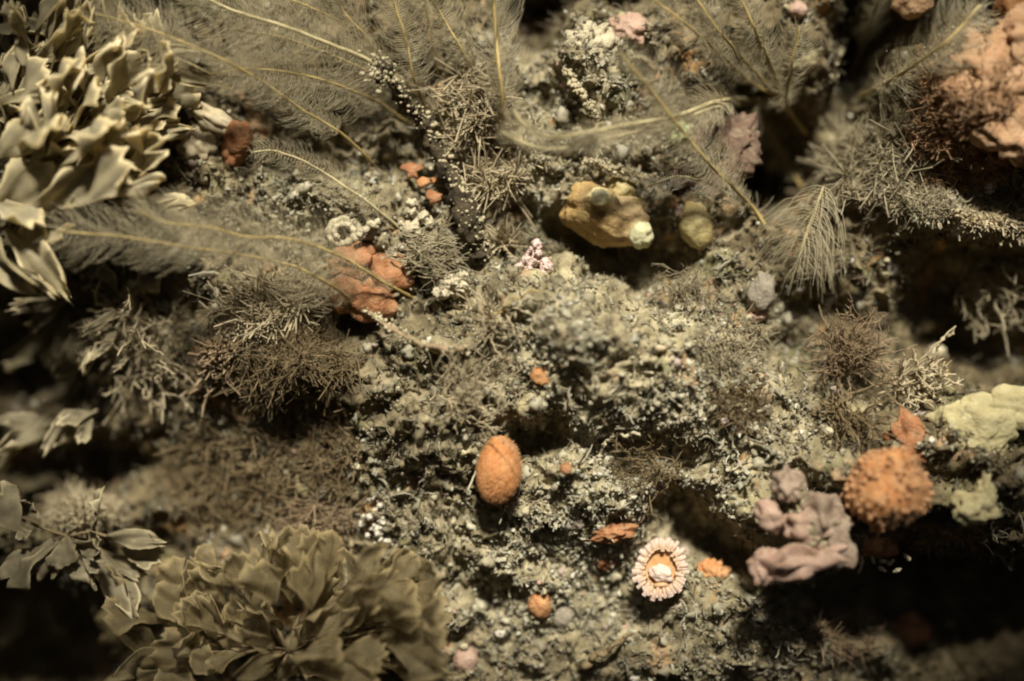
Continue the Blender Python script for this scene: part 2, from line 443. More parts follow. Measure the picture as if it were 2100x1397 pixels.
def scatter_grains(n):
    ids = pick(n, (.15 + 1.3 * GRIT_FALLOFF + .4 * smooth(-.1, .5, PATCH)) * (.12 + 1.1 * MEAL))
    bV, bF = ICO[1]
    bV = bV * (1 + .35 * perlin(bV[:, 0] * 2 + 5, bV[:, 1] * 2, bV[:, 2] * 2)[:, None])
    s = .015 + .05 * rng.random(n) ** 3
    S = s[:, None] * (0.55 + .9 * rng.random((n, 3)))
    R = random_rot(n)
    V = np.einsum('nij,nj,nvj->nvi', R, S, bV[None] * (1 + .32 * rng.normal(size=(n, len(bV), 1))).clip(.45, 1.7))
    V += (RV[ids] + RN[ids] * (s * .5)[:, None] + rng.normal(size=(n, 3)) * .02)[:, None, :]
    F = bF[None] + (np.arange(n) * len(bV))[:, None, None]
    g = GRIT_FALLOFF[ids][:, None]
    pale = np.array([.52, .48, .34]); brown = np.array([.20, .165, .095]); grey = np.array([.44, .42, .32])
    t = rng.random((n, 1))
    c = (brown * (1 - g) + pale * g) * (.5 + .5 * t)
    k = rng.random(n)
    c = np.where((k < .18)[:, None], grey * (.6 + .7 * t), c)
    c = np.where((k > .988)[:, None], np.array([.62, .58, .47]), c)
    c = np.where(((k > .965) & (k < .972))[:, None], np.array([.52, .33, .26]), c)
    tint = np.repeat(np.clip(c, 0, .85), len(bV), axis=0)
    me = np_mesh("silt_grains", V.reshape(-1, 3), F.reshape(-1, 3), M['silt'], tint=tint, smooth_shade=False)
    o = link("silt", me, kind="stuff")
    return o
scatter_grains(28000)

def scatter_lumps(n):
    """bigger knobs, half sunk in the crust"""
    ids = pick(n, .2 + GRIT_FALLOFF)
    bV, bF = ICO[2]
    s = .045 + .10 * rng.random(n) ** 2.5
    S = s[:, None] * (.6 + .8 * rng.random((n, 3)))
    off = rng.random((n, 3)) * 40
    q = bV[None] * 1.7 + off[:, None, :]
    d = 1 + .8 * perlin(q[..., 0], q[..., 1], q[..., 2]) + .45 * perlin(q[..., 0] * 2.6, q[..., 1] * 2.6, q[..., 2] * 2.6)
    V = np.einsum('nij,nj,nvj->nvi', random_rot(n), S, bV[None] * d[..., None]) + (RV[ids] - RN[ids] * (s * .1)[:, None])[:, None, :]
    F = bF[None] + (np.arange(n) * len(bV))[:, None, None]
    cols = np.array([[.44, .40, .28], [.36, .32, .21], [.27, .23, .14], [.44, .35, .28], [.50, .46, .35], [.35, .33, .25]])
    c = cols[rng.choice(6, n, p=[.33, .25, .2, .07, .07, .08])] * (.5 + .5 * GRIT_FALLOFF[ids])[:, None] * (.8 + .4 * rng.random((n, 1)))
    link("rubble", np_mesh("rubble", V.reshape(-1, 3), F.reshape(-1, 3), M['silt'], tint=np.repeat(c, len(bV), axis=0)), kind="stuff")
scatter_lumps(1100)

def scatter_tubes(n):
    """dead crusted stems and worm tubes lying on the rock"""
    ids = pick(n, .25 + .8 * GRIT_FALLOFF)
    k = 9
    t = np.linspace(0, 1, k)
    N0 = RN[ids]
    d = rng.normal(size=(n, 3)); d -= (d * N0).sum(1, keepdims=True) * N0 * .75; d /= np.linalg.norm(d, axis=1, keepdims=True)
    L = .14 + .40 * rng.random(n) ** 2
    bend = rng.normal(size=(n, 3)) * .55
    P = (RV[ids] + N0 * .03)[:, None, :] + (L[:, None] * (t - .3))[:, :, None] * d[:, None, :] + (L[:, None] * (t - .3) ** 2)[:, :, None] * bend[:, None, :]
    P += rng.normal(size=P.shape) * .008
    R = (.012 + .016 * rng.random((n, 1)) ** 2) * (.75 + .7 * rng.random((n, k))) * (1.1 - .4 * t)
    V, F = tubes(P, R, 5)
    c = np.array([.44, .40, .28]) * (.45 + .75 * rng.random((n, 1))) * (.55 + .5 * GRIT_FALLOFF[ids])[:, None]
    link("twig_litter", np_mesh("twig_litter", V, F, M['silt'], tint=np.repeat(c, k * 5, axis=0)), kind="stuff")
scatter_tubes(2600)

# ------------------------------------------------------------------ short turf and fuzz all over the rock
def scatter_turf(n_tuft, per, fuzz=False):
    ids = pick(n_tuft, (.35 + 1.0 * GRIT_FALLOFF) if fuzz else .35 + 1.0 * (1 - GRIT_FALLOFF) + .5 * smooth(-.2, .4, -PATCH))
    size = .08 + .21 * rng.random(n_tuft) ** 1.9
    size *= 1.1 - .62 * GRIT_FALLOFF[ids]
    if fuzz:
        size = .05 + .075 * rng.random(n_tuft)
    base = RV[ids]; nor = RN[ids] + np.array([0, -.35, .12])
    lean = rng.normal(size=(n_tuft, 3)) * .5
    n = n_tuft * per
    rep = lambda a: np.repeat(a, per, axis=0)
    d = rep(nor + lean) + rng.normal(size=(n, 3)) * .62
    d /= np.linalg.norm(d, axis=1, keepdims=True)
    L = rep(size) * (.5 + .7 * rng.random(n))
    side = rng.normal(size=(n, 3)) * .5
    b = rep(base) + rng.normal(size=(n, 3)) * rep(size)[:, None] * .16
    k = 3 if fuzz else 4
    t = np.linspace(0, 1, k)
    P = b[:, None, :] + (L[:, None] * t)[:, :, None] * d[:, None, :] + (L[:, None] * t ** 2)[:, :, None] * side[:, None, :] * .7
    P += rng.normal(size=P.shape) * (L * .06)[:, None, None]
    r = (.007 + .010 * rng.random(n) ** 2)[:, None] * (1.15 - .55 * t)[None, :]
    V, F = tubes(P, r, 3)
    cols = np.array([[.26, .215, .125], [.38, .335, .22], [.17, .13, .07], [.50, .46, .34], [.34, .26, .18], [.33, .31, .22]])
    ci = rng.choice(6, n_tuft, p=[.27, .23, .17, .13, .10, .10])
    c = cols[ci] * (.7 + .6 * rng.random((n_tuft, 1))) * (.7 + .4 * GRIT_FALLOFF[ids])[:, None]
    c = rep(c) * (.85 + .3 * rng.random((n, 1)))
    tint = np.repeat(c, k * 3, axis=0)
    link("fuzz" if fuzz else "turf", np_mesh("turf", V, F, M['turf'], tint=tint), kind="stuff")
scatter_turf(3200, 8)
scatter_turf(5200, 7, fuzz=True)

# ------------------------------------------------------------------ builders for the animals and growths
def blob_mesh(name, r, mat, amp=.15, freq=1.6, amp2=.04, freq2=6, seed=0, sub=4, fn=None):
    V, F = ICO[sub]
    V = V.copy()
    d = 1 + amp * perlin(V[:, 0] * freq + seed * 7.1, V[:, 1] * freq + 3.3, V[:, 2] * freq + seed) \
          + amp2 * perlin(V[:, 0] * freq2 + seed * 3.7, V[:, 1] * freq2, V[:, 2] * freq2 + 9.1)
    V = V * d[:, None] * np.array(r)[None]
    if fn is not None:
        V = fn(V)
    return np_mesh(name, V, F, mat)

COLLAR = []
def blob(name, label, cat, px, py, r, mat, lift=0.0, rot=0, group=None, **kw):
    """a single rounded growth; r = half sizes across, deep, high"""
    me = blob_mesh(name, r, mat, **kw)
    o = link(name, me)
    COLLAR.append((px, py, r[0], r[2]))
    o.location = on_rock(px, py, lift)
    o.rotation_euler = (0, math.radians(rot), 0)
    return tag(o, label, cat, group)

def part_blob(name, parent, off, r, mat, rot=0, **kw):
    o = link(name, blob_mesh(name, r, mat, **kw), parent)
    o.location = off
    o.rotation_euler = (0, math.radians(rot), 0)
    return o

def frame(d, nrm):
    """rotation with local Y along d and local Z towards nrm"""
    d = Vector(d).normalized(); nrm = Vector(nrm)
    x = d.cross(nrm)
    if x.length < 1e-4:
        x = d.cross(Vector((.3, .8, .5)))
    x.normalize(); z = x.cross(d)
    return Matrix((x, d, z)).transposed()

# ---- hydroid plumes: a stem with whorls of fine curved hairs
PLUME_GROUP = "feathery hydroid plumes"
def plume(label, pts, hair=.62, stem_r=.034, mat='stem', hair_mat='hair', bare=.12, density=1.0, bow=.55, seed=0, tip_bare=0.0, per=6, hair_r=.0040,
          tip_spread=0.0):
    """pts: base -> tip, each (px, py, height above the base plane or None for just above the rock)"""
    r = np.random.default_rng(100 + seed)
    W = []
    for q in pts:
        if len(q) == 2:
            W.append(on_rock(q[0], q[1], .05))
        else:
            b = on_rock(q[0], q[1], 0)
            W.append(ray(q[0], q[1], -b.y + q[2]))
    P, L = resample([w[:] for w in W], 48)
    P += np.cumsum(r.normal(size=P.shape), axis=0) * .0035
    origin = Vector(P[0])
    root = thing("hydroid_plume", label, "hydroid", origin, PLUME_GROUP)
    Q = P - P[0]
    rad = stem_r * .95 * (1.05 - .5 * np.linspace(0, 1, 48)) * (1 + .12 * r.random(48))
    V, F = tubes(Q[None], rad[None], 7)
    link("stem", np_mesh("stem", V, F, M[mat]), root)
    # hairs
    n_whorl = int(L / .056 * density)
    u = np.linspace(bare, 1 - tip_bare, n_whorl)
    C = np.stack([np.interp(u, np.linspace(0, 1, 48), Q[:, i]) for i in range(3)], 1)
    T = np.gradient(Q, axis=0); T /= np.linalg.norm(T, axis=1, keepdims=True)
    T = np.stack([np.interp(u, np.linspace(0, 1, 48), T[:, i]) for i in range(3)], 1)
    A = np.cross(T, np.array([0, 1.0, 0])); A /= np.linalg.norm(A, axis=1, keepdims=True) + 1e-9
    B = np.cross(T, A)
    n = n_whorl * per
    rep = lambda a: np.repeat(a, per, axis=0)
    az = np.tile(np.arange(per) * 2 * math.pi / per, n_whorl) + np.repeat(np.arange(n_whorl) * .06, per) + r.normal(size=n) * .10
    rd = np.cos(az)[:, None] * rep(A) + np.sin(az)[:, None] * rep(B) * .5
    env = np.clip((u - bare) / .16, .35, 1) * (1 - .45 * smooth(.88, 1.0, u))
    pn = perlin(rep(u) * 7, np.full(n, seed * 1.7), np.cos(az) * .8)
    HL = hair * rep(env) * (.86 + .2 * r.random(n)) * (1 + .4 * pn)
    HL = np.where((pn < -.42) | (r.random(n) < .05), HL * (.15 + .35 * r.random(n)), HL)
    k = 6
    t = np.linspace(0, 1, k)
    uu = rep(u)
    bow = bow * r.uniform(.7, 1.35)
    lift = bow + tip_spread * smooth(.93, 1, uu) + r.normal(size=n) * .04
    out = np.sin(t * 1.25) / 1.25 * 1.15
    H = rep(C)[:, None, :] + (HL[:, None] * out)[:, :, None] * rd[:, None, :] + (HL[:, None] * (t ** 1.9)[None] * lift[:, None])[:, :, None] * rep(T)[:, None, :]
    zig = ((np.arange(k) % 2) * 2 - 1) * .015 * (t > .15)
    H += (zig[None, :, None]) * rep(T)[:, None, :] + r.normal(size=H.shape) * .006
    H += (rng.normal(size=(n, 3)) * .025)[:, None, :] * (t ** 1.5)[None, :, None]
    R = hair_r * (1.25 - .6 * t)[None, :] * (.8 + .4 * r.random((n, 1)))
    V, F = tubes(H, R, 3)
    link("hairs", np_mesh("hairs", V, F, M[hair_mat]), root, kind="stuff")
    m = 34
    i = r.integers(0, len(H), m); kk = r.integers(0, k, m)
    crumbs("specks", root, H[i, kk] + r.normal(size=(m, 3)) * .01, .013, 'crumb', seed)
    return root

# ---- leafy bryozoan: fronds are separate blades on a common holdfast
def frond_mesh(seed, w=.42, kind=0):
    r = random.Random(seed)
    nu, nv = 15, 15
    curl = r.uniform(-.4, .45); cup = r.uniform(-.2, .25); twist = r.uniform(-.5, .5)
    notch = [(r.uniform(-.85, .85), r.uniform(.12, .42)) for _ in range(r.choice((0, 1, 2, 3)))]
    rag = r.uniform(.6, 1.3)
    ph = r.uniform(0, 6)
    asym = r.uniform(-.15, .15)
    th = .011
    top = []
    for i in range(nu):
        u = i / (nu - 1)
        for j in range(nv):
            v = -1 + 2 * j / (nv - 1)
            if kind == 0:      # fan: narrow foot, wide ragged tip
                half = w * (.10 + 1.0 * u ** .85) * (1 - .12 * u ** 5)
                ln = 1 - .26 * abs(v) ** 2.4
            elif kind == 1:    # lance: widest past the middle, pointed tip
                half = w * (.14 + .95 * math.sin(math.pi * min(1, .05 + u ** 1.2 * .9)) ** .9)
                ln = 1 - .10 * abs(v)
            else:              # strap: nearly parallel, split blunt tip
                half = w * (.35 + .55 * u ** .6)
                ln = 1 - .10 * abs(v) ** 2
            for q, dep in notch:
                ln -= dep * math.exp(-((v - q) / .12) ** 2)
            ln += rag * (.05 * math.sin(v * 9 + ph) + .035 * math.sin(v * 23 + ph * 2) + r.uniform(-.025, .025))
            edge = 1 + .06 * math.sin(u * 11 + ph + 2 * v) + (r.uniform(-.05, .05) if abs(v) > .95 else 0)
            x = half * v * edge + asym * u * u
            y = u * (1 + (ln - 1) * u ** 1.6)
            z = curl * u * u + cup * (v * half / w) ** 2 * .5 + .055 * math.sin(u * 6 + v * 2.4 + ph) + .05 * math.sin(v * 7.5 + u * 4 + ph * 2) * u ** 2
            a = twist * u
            x, z = x * math.cos(a) - z * math.sin(a) * .5, z + x * math.sin(a)
            top.append((x, y, z))
    T = np.array(top)
    G = T.reshape(nu, nv, 3)
    nr = np.cross(np.gradient(G, axis=1), np.gradient(G, axis=0)); nr /= np.linalg.norm(nr, axis=2, keepdims=True) + 1e-9
    V = np.concatenate([T + nr.reshape(-1, 3) * th * .5, T - nr.reshape(-1, 3) * th * .5])
    ix = np.arange(nu * nv).reshape(nu, nv); off = nu * nv
    Ft = np.stack([ix[:-1, :-1], ix[:-1, 1:], ix[1:, 1:], ix[1:, :-1]], -1).reshape(-1, 4)
    Fb = (Ft + off)[:, ::-1]
    loop = np.concatenate([ix[0, :-1], ix[:-1, -1], ix[-1, :0:-1], ix[:0:-1, 0]])
    nxt = np.roll(loop, -1)
    Fs = np.stack([loop, loop + off, nxt + off, nxt], -1)
    uu, vv = np.meshgrid(np.linspace(0, 1, nu), np.linspace(-1, 1, nv), indexing='ij')
    rim = np.maximum(smooth(.86, 1.0, uu), smooth(.80, 1.0, np.abs(vv)) * smooth(.15, .5, uu))
    band = .10 * np.sin(uu * 17 + ph) * smooth(.1, .4, uu)
    tn = (.70 + .9 * rim + band).reshape(-1, 1) * np.array([[1.0, 1.0 + .0, 1.0]])
    tn = np.clip(tn, .5, 1.55)
    return V, np.concatenate([Ft, Fb, Fs]), np.concatenate([tn, tn])

FROND = {}
def frond_data(kind, seed, mat):
    key = (kind, seed % 9, mat)
    if key not in FROND:
        V, F, tn = frond_mesh(kind * 50 + seed % 9, {0: .44, 1: .19, 2: .14}[kind], kind)
        FROND[key] = np_mesh("frond", V, F, M[mat], tint=tn)
    return FROND[key]

def put_frond(root, base, d, nrm, size, kind, seed, mat, wide=1.0):
    o = link("frond", frond_data(kind, seed, mat), root)
    R = frame(d, nrm)
    o.matrix_local = Matrix.Translation(Vector(base) - root.location) @ R.to_4x4() @ Matrix.Diagonal((size * wide, size, size, 1))
    return o

def leafy_clump(label, cx, cy, hub, fronds, mat, seed=0, hub_lift=0.1, stalk=True, tilt=.7):
    """hub: photo pixel the fronds fan out from; fronds: (px, py, tip_px, tip_py, lift, forward, kind, width)"""
    r = random.Random(seed)
    o0 = on_rock(hub[0], hub[1], hub_lift)
    root = thing("leafy_bryozoan", label, "bryozoan", o0)
    paths = []
    for i, (px, py, tx, ty, lift, fwd, kind, wide) in enumerate(fronds):
        b0 = on_rock(px, py, 0)
        b = ray(px, py, -b0.y + lift)
        size_img = math.hypot(tx - px, ty - py) / 100
        e = ray(tx, ty, -b.y + fwd * size_img)
        d = e - b
        nrm = Vector((r.gauss(0, tilt), -1.0, r.gauss(.55, tilt)))
        put_frond(root, b, d, nrm, d.length, kind, r.randrange(90), mat, wide)
        if stalk and i % 2 == 0:
            mid = (o0 + b) / 2 + Vector((r.uniform(-.1, .1), .15, r.uniform(-.1, .1)))
            p, _ = resample([(0, 0, 0), (mid - o0)[:], (b - o0)[:]], 8)
            paths.append(p)
    if paths:
        V, F = tubes(np.array(paths), np.full((len(paths), 8), .035), 5)
        link("stalks", np_mesh("stalks", V, F, M['brown_tuft']), root, kind="stuff")
    return root

def fan_fronds(n, hub, box, size, seed, kinds=(0, 1), lift=(.3, 1.3), fwd=(.1, .7), wide=(.8, 1.25), up=0.0, spread=.5, min_d=28):
    """fronds spread over an ellipse box=(cx,cy,rx,ry), each pointing away from the hub"""
    r = random.Random(seed)
    out, pts, tries = [], [], 0
    while len(out) < n and tries < n * 60:
        tries += 1
        a = r.uniform(0, 2 * math.pi); q = math.sqrt(r.random())
        px, py = box[0] + box[2] * q * math.cos(a), box[1] + box[3] * q * math.sin(a)
        if any(math.hypot(px - x, py - y) < min_d for x, y in pts):
            continue
        pts.append((px, py))
        ang = math.atan2(py - hub[1], px - hub[0]) + r.gauss(0, spread)
        s = r.uniform(*size)
        dx, dy = math.cos(ang), math.sin(ang) - up
        l = math.hypot(dx, dy) + 1e-6
        out.append((px, py, px + s * dx / l, py + s * dy / l, r.uniform(*lift), r.uniform(*fwd), r.choice(kinds), r.uniform(*wide)))
    return out

# ---- bushy tufts: many fine forked branches from one foot
def tuft(name, label, cat, px, py, rad, mat, n=60, up=(0, -.6, .5), spread=.9, thick=.016, lift=0.0, seed=0, fork=2, group=None, wiggle=.12, foot=.25, flat=1.0, k=7,
         bead=0.0):
    r = np.random.default_rng(seed + 500)
    o = on_rock(px, py, lift)
    root = thing(name, label, cat, o, group)
    u = np.array(Vector(up).normalized())
    D = u[None] + r.normal(size=(n, 3)) * spread * np.array([1, .7, flat])
    D /= np.linalg.norm(D, axis=1, keepdims=True)
    b = r.normal(size=(n, 3)) * rad * foot * np.array([1, .35, flat])
    L = rad * (.55 + .55 * r.random(n))
    t = np.linspace(0, 1, k)
    bend = r.normal(size=(n, 3)) * .5
    P = b[:, None, :] + (L[:, None] * t)[:, :, None] * D[:, None, :] + (L[:, None] * t ** 2)[:, :, None] * bend[:, None, :] * .5
    P[:, 1:] += np.cumsum(r.normal(size=(n, k - 1, 3)), axis=1) * (L * wiggle * .35)[:, None, None]
    R = thick * (1.15 - .6 * t)[None] * (.7 + .6 * r.random((n, 1)))
    if bead:
        R = R * (1 + bead * r.random(R.shape))
    parts = [tubes(P, R, 4)]
    src, srcR, srcL, srcD = P, R, L, D
    for f in range(fork):
        reps = 2
        m = len(src) * reps
        s0 = np.repeat(np.arange(len(src)), reps)
        at = r.integers(2, k - 1, m)
        S = src[s0, at]
        d = np.repeat(srcD, reps, axis=0) + r.normal(size=(m, 3)) * .75
        d /= np.linalg.norm(d, axis=1, keepdims=True)
        l = np.repeat(srcL, reps) * (.3 + .3 * r.random(m))
        Pq = S[:, None, :] + (l[:, None] * t)[:, :, None] * d[:, None, :]
        Pq[:, 1:] += np.cumsum(r.normal(size=(m, k - 1, 3)), axis=1) * (l * wiggle * .35)[:, None, None]
        Rq = thick * .75 * (1.1 - .5 * t)[None] * (.7 + .6 * r.random((m, 1)))
        if bead:
            Rq = Rq * (1 + bead * r.random(Rq.shape))
        parts.append(tubes(Pq, Rq, 3))
        src, srcR, srcL, srcD = Pq, Rq, l, d
    V, F = parts[0]
    link("branches", np_mesh("branches", V, F, M[mat]), root, kind="stuff")
    if len(parts) > 1:
        V, F = merge(parts[1:])
        link("twigs", np_mesh("twigs", V, F, M[mat]), root, kind="stuff")
    return root

def mat_tuft(name, label, cat, px, py, rx, ry, n, length, mat, thick=.016, per=7, seed=0, lift=0.0, lean=(0, -.8, .2), spread=.7, bead=.5, curl=.6, rot=0, group=None):
    """a mat of many small bunches, each rooted on the rock"""
    r = np.random.default_rng(seed + 1500)
    o = on_rock(px, py, lift)
    root = thing(name, label, cat, o, group)
    n = int(n * .85)
    base = []
    ca, sa = math.cos(math.radians(rot)), math.sin(math.radians(rot))
    for _ in range(n):
        a = r.random() * 2 * math.pi; q = math.sqrt(r.random()) * (.8 + .3 * r.random())
        x, y = rx * q * math.cos(a), ry * q * math.sin(a)
        base.append((on_rock(px + x * ca - y * sa, py + x * sa + y * ca, lift * (1 - q * q)) - o)[:])
    base = np.array(base)
    m = n * per
    rep = lambda v: np.repeat(v, per, axis=0)
    D = rep(np.array(lean)[None] + r.normal(size=(n, 3)) * spread * .6) + r.normal(size=(m, 3)) * spread
    D /= np.linalg.norm(D, axis=1, keepdims=True)
    L = rep(length * (.5 + .9 * r.random(n) ** 1.5)) * (.5 + .6 * r.random(m))
    k = 5
    t = np.linspace(0, 1, k)
    side = r.normal(size=(m, 3)) * curl
    P = (rep(base) + r.normal(size=(m, 3)) * .035)[:, None, :] + (L[:, None] * t)[:, :, None] * D[:, None, :] + (L[:, None] * t ** 2)[:, :, None] * side[:, None, :]
    P[:, 1:] += np.cumsum(r.normal(size=(m, k - 1, 3)), axis=1) * (L * .06)[:, None, None]
    Rr = thick * (1.15 - .5 * t)[None] * (.6 + .8 * r.random((m, 1))) * (1 + bead * (r.random((m, k)) - .3))
    V, F = tubes(P, Rr, 3)
    link("branches", np_mesh("branches", V, F, M[mat]), root, kind="stuff")
    return root

def crumbs(name, parent, centers, size, mat, seed=0, kind="stuff"):
    """small lumps joined into one encrusting part; centers (n,3) in the parent's space"""
    r = np.random.default_rng(seed + 900)
    n = len(centers)
    bV, bF = ICO[1]
    Rm = random_rot(n)
    S = size * (.3 + 1.1 * r.random((n, 1)) ** 2.2) * (.7 + .6 * r.random((n, 3)))
    V = np.einsum('nij,nj,vj->nvi', Rm, S, bV) * (1 + .25 * r.normal(size=(n, len(bV), 1)).clip(-1, 1)) + np.asarray(centers)[:, None, :]
    F = bF[None] + (np.arange(n) * len(bV))[:, None, None]
    return link(name, np_mesh(name, V.reshape(-1, 3), F.reshape(-1, 3), M[mat]), parent, kind=kind)

# ------------------------------------------------------------------ leafy bryozoans on the left and at the bottom
fr = fan_fronds(120, (-20, 380), (150, 215, 190, 165), (65, 125), 1, kinds=(0, 1, 1, 2, 0), lift=(.2, 1.5), fwd=(-.1, .9), wide=(.6, 1.1), up=.3, spread=.6, min_d=18)
fr += [(150, 420, 270, 330, 1.6, .3, 0, 0.79), (175, 400, 335, 375, 1.5, .1, 1, 0.79), (60, 440, 200, 350, 1.7, .35, 0, 0.65), (-20, 440, 90, 340, 1.8, .3, 0, 0.86),
       (240, 365, 365, 310, 1.2, .1, 0, 0.65), (120, 350, 230, 270, 1.7, .5, 0, 0.72), (70, 330, 110, 225, 1.7, .4, 1, 0.94), (215, 300, 300, 245, 1.4, .4, 0, 0.72),
       (-10, 330, 60, 260, 1.6, .4, 0, 0.86), (30, 510, 135, 450, 1.7, .2, 0, 0.65), (250, 420, 385, 370, 1.1, .1, 2, 1.0), (-20, 60, 110, 45, 1.0, .3, 2, 1.4),
       (20, 470, 130, 585, 1.7, .3, 1, 0.94), (-30, 470, 40, 610, 1.8, .4, 1, 1.15), (90, 400, 60, 520, 1.5, .1, 0, 0.65), (-20, 400, 70, 470, 1.7, .3, 0, 0.79)]
leafy_clump("big cream leafy bryozoan clump filling the upper left corner beside the plumes", 0, 0, (30, 340), fr, 'frond', seed=3, hub_lift=.0, tilt=.85)

fr = [(150, 640, 90, 745, .9, .3, 2, 1.1), (205, 650, 165, 760, .9, .2, 2, 1.0), (175, 660, 120, 770, .7, .2, 2, 1.0), (250, 660, 195, 775, .9, .2, 2, .9), (120, 650, 20, 760, .5, .2, 2, 1.2),
      (210, 700, 110, 765, .8, .3, 1, .9), (240, 640, 160, 690, 1.0, .3, 2, 1.0), (160, 610, 30, 640, .9, .2, 2, 1.0), (270, 690, 220, 790, .8, .2, 2, .9), (140, 600, 60, 680, .8, .4, 2, 1.0), (100, 700, 40, 780, .5, .3, 2, .9)]
leafy_clump("narrow strap shaped bryozoan fronds hanging over the dark hollow, below the cream clump", 0, 0, (220, 640), fr, 'dark_frond', seed=5)

fr = [(185, 830, 95, 935, .9, .1, 1, 1.2), (110, 850, 10, 940, .9, .2, 1, .9), (150, 850, 120, 860, .9, .3, 0, 1.0), (200, 840, 130, 880, 1.0, .1, 0, .9), (120, 860, -10, 885, .8, .1, 1, 1.0), (190, 860, 160, 905, .8, .2, 0, .8), (90, 860, -30, 930, .7, .2, 1, .9)]
leafy_clump("small dim cluster of pointed fronds hanging in the dark hollow at the left edge", 0, 0, (190, 830), fr, 'dark_frond', seed=6, hub_lift=.6)

fr = [(110, 1110, 0, 1175, 1.9, .2, 0, 1.1), (120, 1110, 75, 1195, 1.9, .3, 0, 1.0), (140, 1100, 130, 1165, 2.0, .3, 0, 1.2), (150, 1110, 225, 1150, 2.0, .2, 0, 1.1), (150, 1130, 180, 1215, 1.8, .2, 1, 1.3), (190, 1090, 215, 1010, 1.6, .2, 0, .9),
      (220, 1100, 350, 1105, 1.4, .1, 1, .8), (40, 1090, -20, 1010, 1.8, .3, 0, 1.2), (30, 1060, 70, 1020, 1.8, .2, 0, 1.1), (40, 1080, 50, 1110, 1.9, .4, 0, 1.2), (210, 1130, 265, 1280, 1.3, .1, 1, 1.0), (170, 1140, 225, 1110, 1.9, .3, 0, 1.0),
      (230, 1140, 300, 1190, 1.2, .2, 0, .8), (90, 1230, 125, 1300, 1.2, .1, 1, .9), (60, 1220, 0, 1320, 1.0, .1, 1, .9), (250, 1120, 330, 1170, 1.2, .2, 0, .8)]
leafy_clump("pale toothed fronds jutting from a fuzzy knob at the lower left edge", 0, 0, (140, 1100), fr, 'dark_frond', seed=8, hub_lift=1.4)

fr = fan_fronds(70, (580, 1350), (575, 1270, 290, 120), (65, 120), 11, kinds=(0,), lift=(.7, 1.9), fwd=(-.1, .6), wide=(.75, 1.2), up=.35, spread=.5, min_d=27)
fr += [(640, 1235, 680, 1100, 2.2, .1, 0, 1.2), (640, 1250, 625, 1140, 2.4, .2, 0, 1.1), (720, 1200, 800, 1105, 2.4, .2, 1, .8), (560, 1240, 530, 1150, 2.2, .2, 0, 1.2), (500, 1220, 470, 1130, 2.1, .1, 0, .7), (500, 1200, 400, 1150, 2.0, .1, 1, .8),
       (790, 1290, 915, 1250, 2.1, .1, 0, 1.2), (780, 1310, 920, 1320, 2.1, .1, 0, 1.2), (800, 1370, 930, 1390, 2.1, .1, 0, 1.1), (730, 1220, 850, 1190, 2.1, .0, 0, 1.2), (740, 1260, 860, 1230, 2.1, .2, 0, 1.1), (700, 1250, 760, 1180, 2.4, .3, 0, .9),
       (330, 1340, 245, 1290, 1.9, .2, 1, 1.4), (340, 1350, 225, 1350, 1.9, .2, 1, 1.4), (360, 1350, 370, 1290, 2.0, .4, 0, 1.2), (345, 1380, 260, 1420, 1.9, .2, 0, 1.0), (560, 1330, 490, 1270, 2.3, .3, 0, 1.1), (620, 1350, 690, 1300, 2.4, .3, 0, 1.1), (570, 1390, 680, 1300, 2.3, .3, 0, .9),
       (480, 1390, 580, 1350, 2.2, .2, 1, 1.0), (640, 1420, 760, 1370, 2.3, .2, 0, 1.2), (700, 1340, 790, 1330, 2.3, .2, 0, 1.1)]
leafy_clump("large olive bryozoan rosette of broad translucent fan fronds at the bottom edge", 0, 0, (590, 1340), fr, 'olive_frond', seed=12, hub_lift=.4)

fr = [(300, 600, 255, 520, .7, .2, 0, 1.0), (240, 600, 215, 540, .6, .2, 0, .9), (250, 610, 305, 545, .7, .2, 0, 1.0)]
leafy_clump("faint grey green fronds standing just beneath the two long plumes on the left", 0, 0, (255, 610), fr, 'dark_frond', seed=14, stalk=False)

# ------------------------------------------------------------------ hydroid plumes
K = .9
plume("plume with a long faint stem reaching from the orange flakes over the cream leafy clump", [(775, 345), (700, 275, .9), (620, 228, 1.4), (530, 165, 1.8), (430, 112, 2.0), (300, 62, 2.0), (195, 33, 1.9)], hair=.85, stem_r=.03, bare=.2, seed=1, density=1.2, per=6)
plume("plume with a thick pale stem running from the grain covered stalk top to upper left", [(870, 190), (740, 115, 1.1), (640, 74, 1.6), (560, 45, 1.9), (480, 20, 2.0), (400, -20, 2.0)], hair=.85, stem_r=.05, mat='pale_stem', bare=.05, seed=2, per=6)
plume("plume lying parallel just beneath the thick pale stem", [(850, 190), (720, 128, .9), (640, 96, 1.3), (560, 70, 1.5), (470, 60, 1.6)], hair=.8, stem_r=.03, bare=.05, seed=3)
plume("plume with a curved mustard stem, second from the top, ending in a blurred white tip", [(850, 260), (770, 208, .7), (690, 174, 1.1), (600, 150, 1.5), (505, 140, 1.7), (430, 150, 1.7)], hair=.72, stem_r=.034, bare=.12, seed=4, per=6)
plume("short plume arching from beside the orange lump across the left slope", [(820, 470), (750, 410, .6), (680, 365, .9), (620, 330, 1.1), (560, 313, 1.2), (520, 318, 1.2)], hair=.32, stem_r=.032, mat='pale_stem', bare=.1, seed=5, density=.8)
plume("upper of the two long plumes sweeping left in front of the orange sponge", [(850, 612), (775, 572, .9), (700, 525, 1.3), (600, 492, 1.6), (505, 487, 1.8), (430, 468, 1.9), (340, 460, 2.0), (280, 434, 2.0)], hair=.75, stem_r=.033, bare=.12, seed=6, per=6, density=1.15, tip_spread=.6)
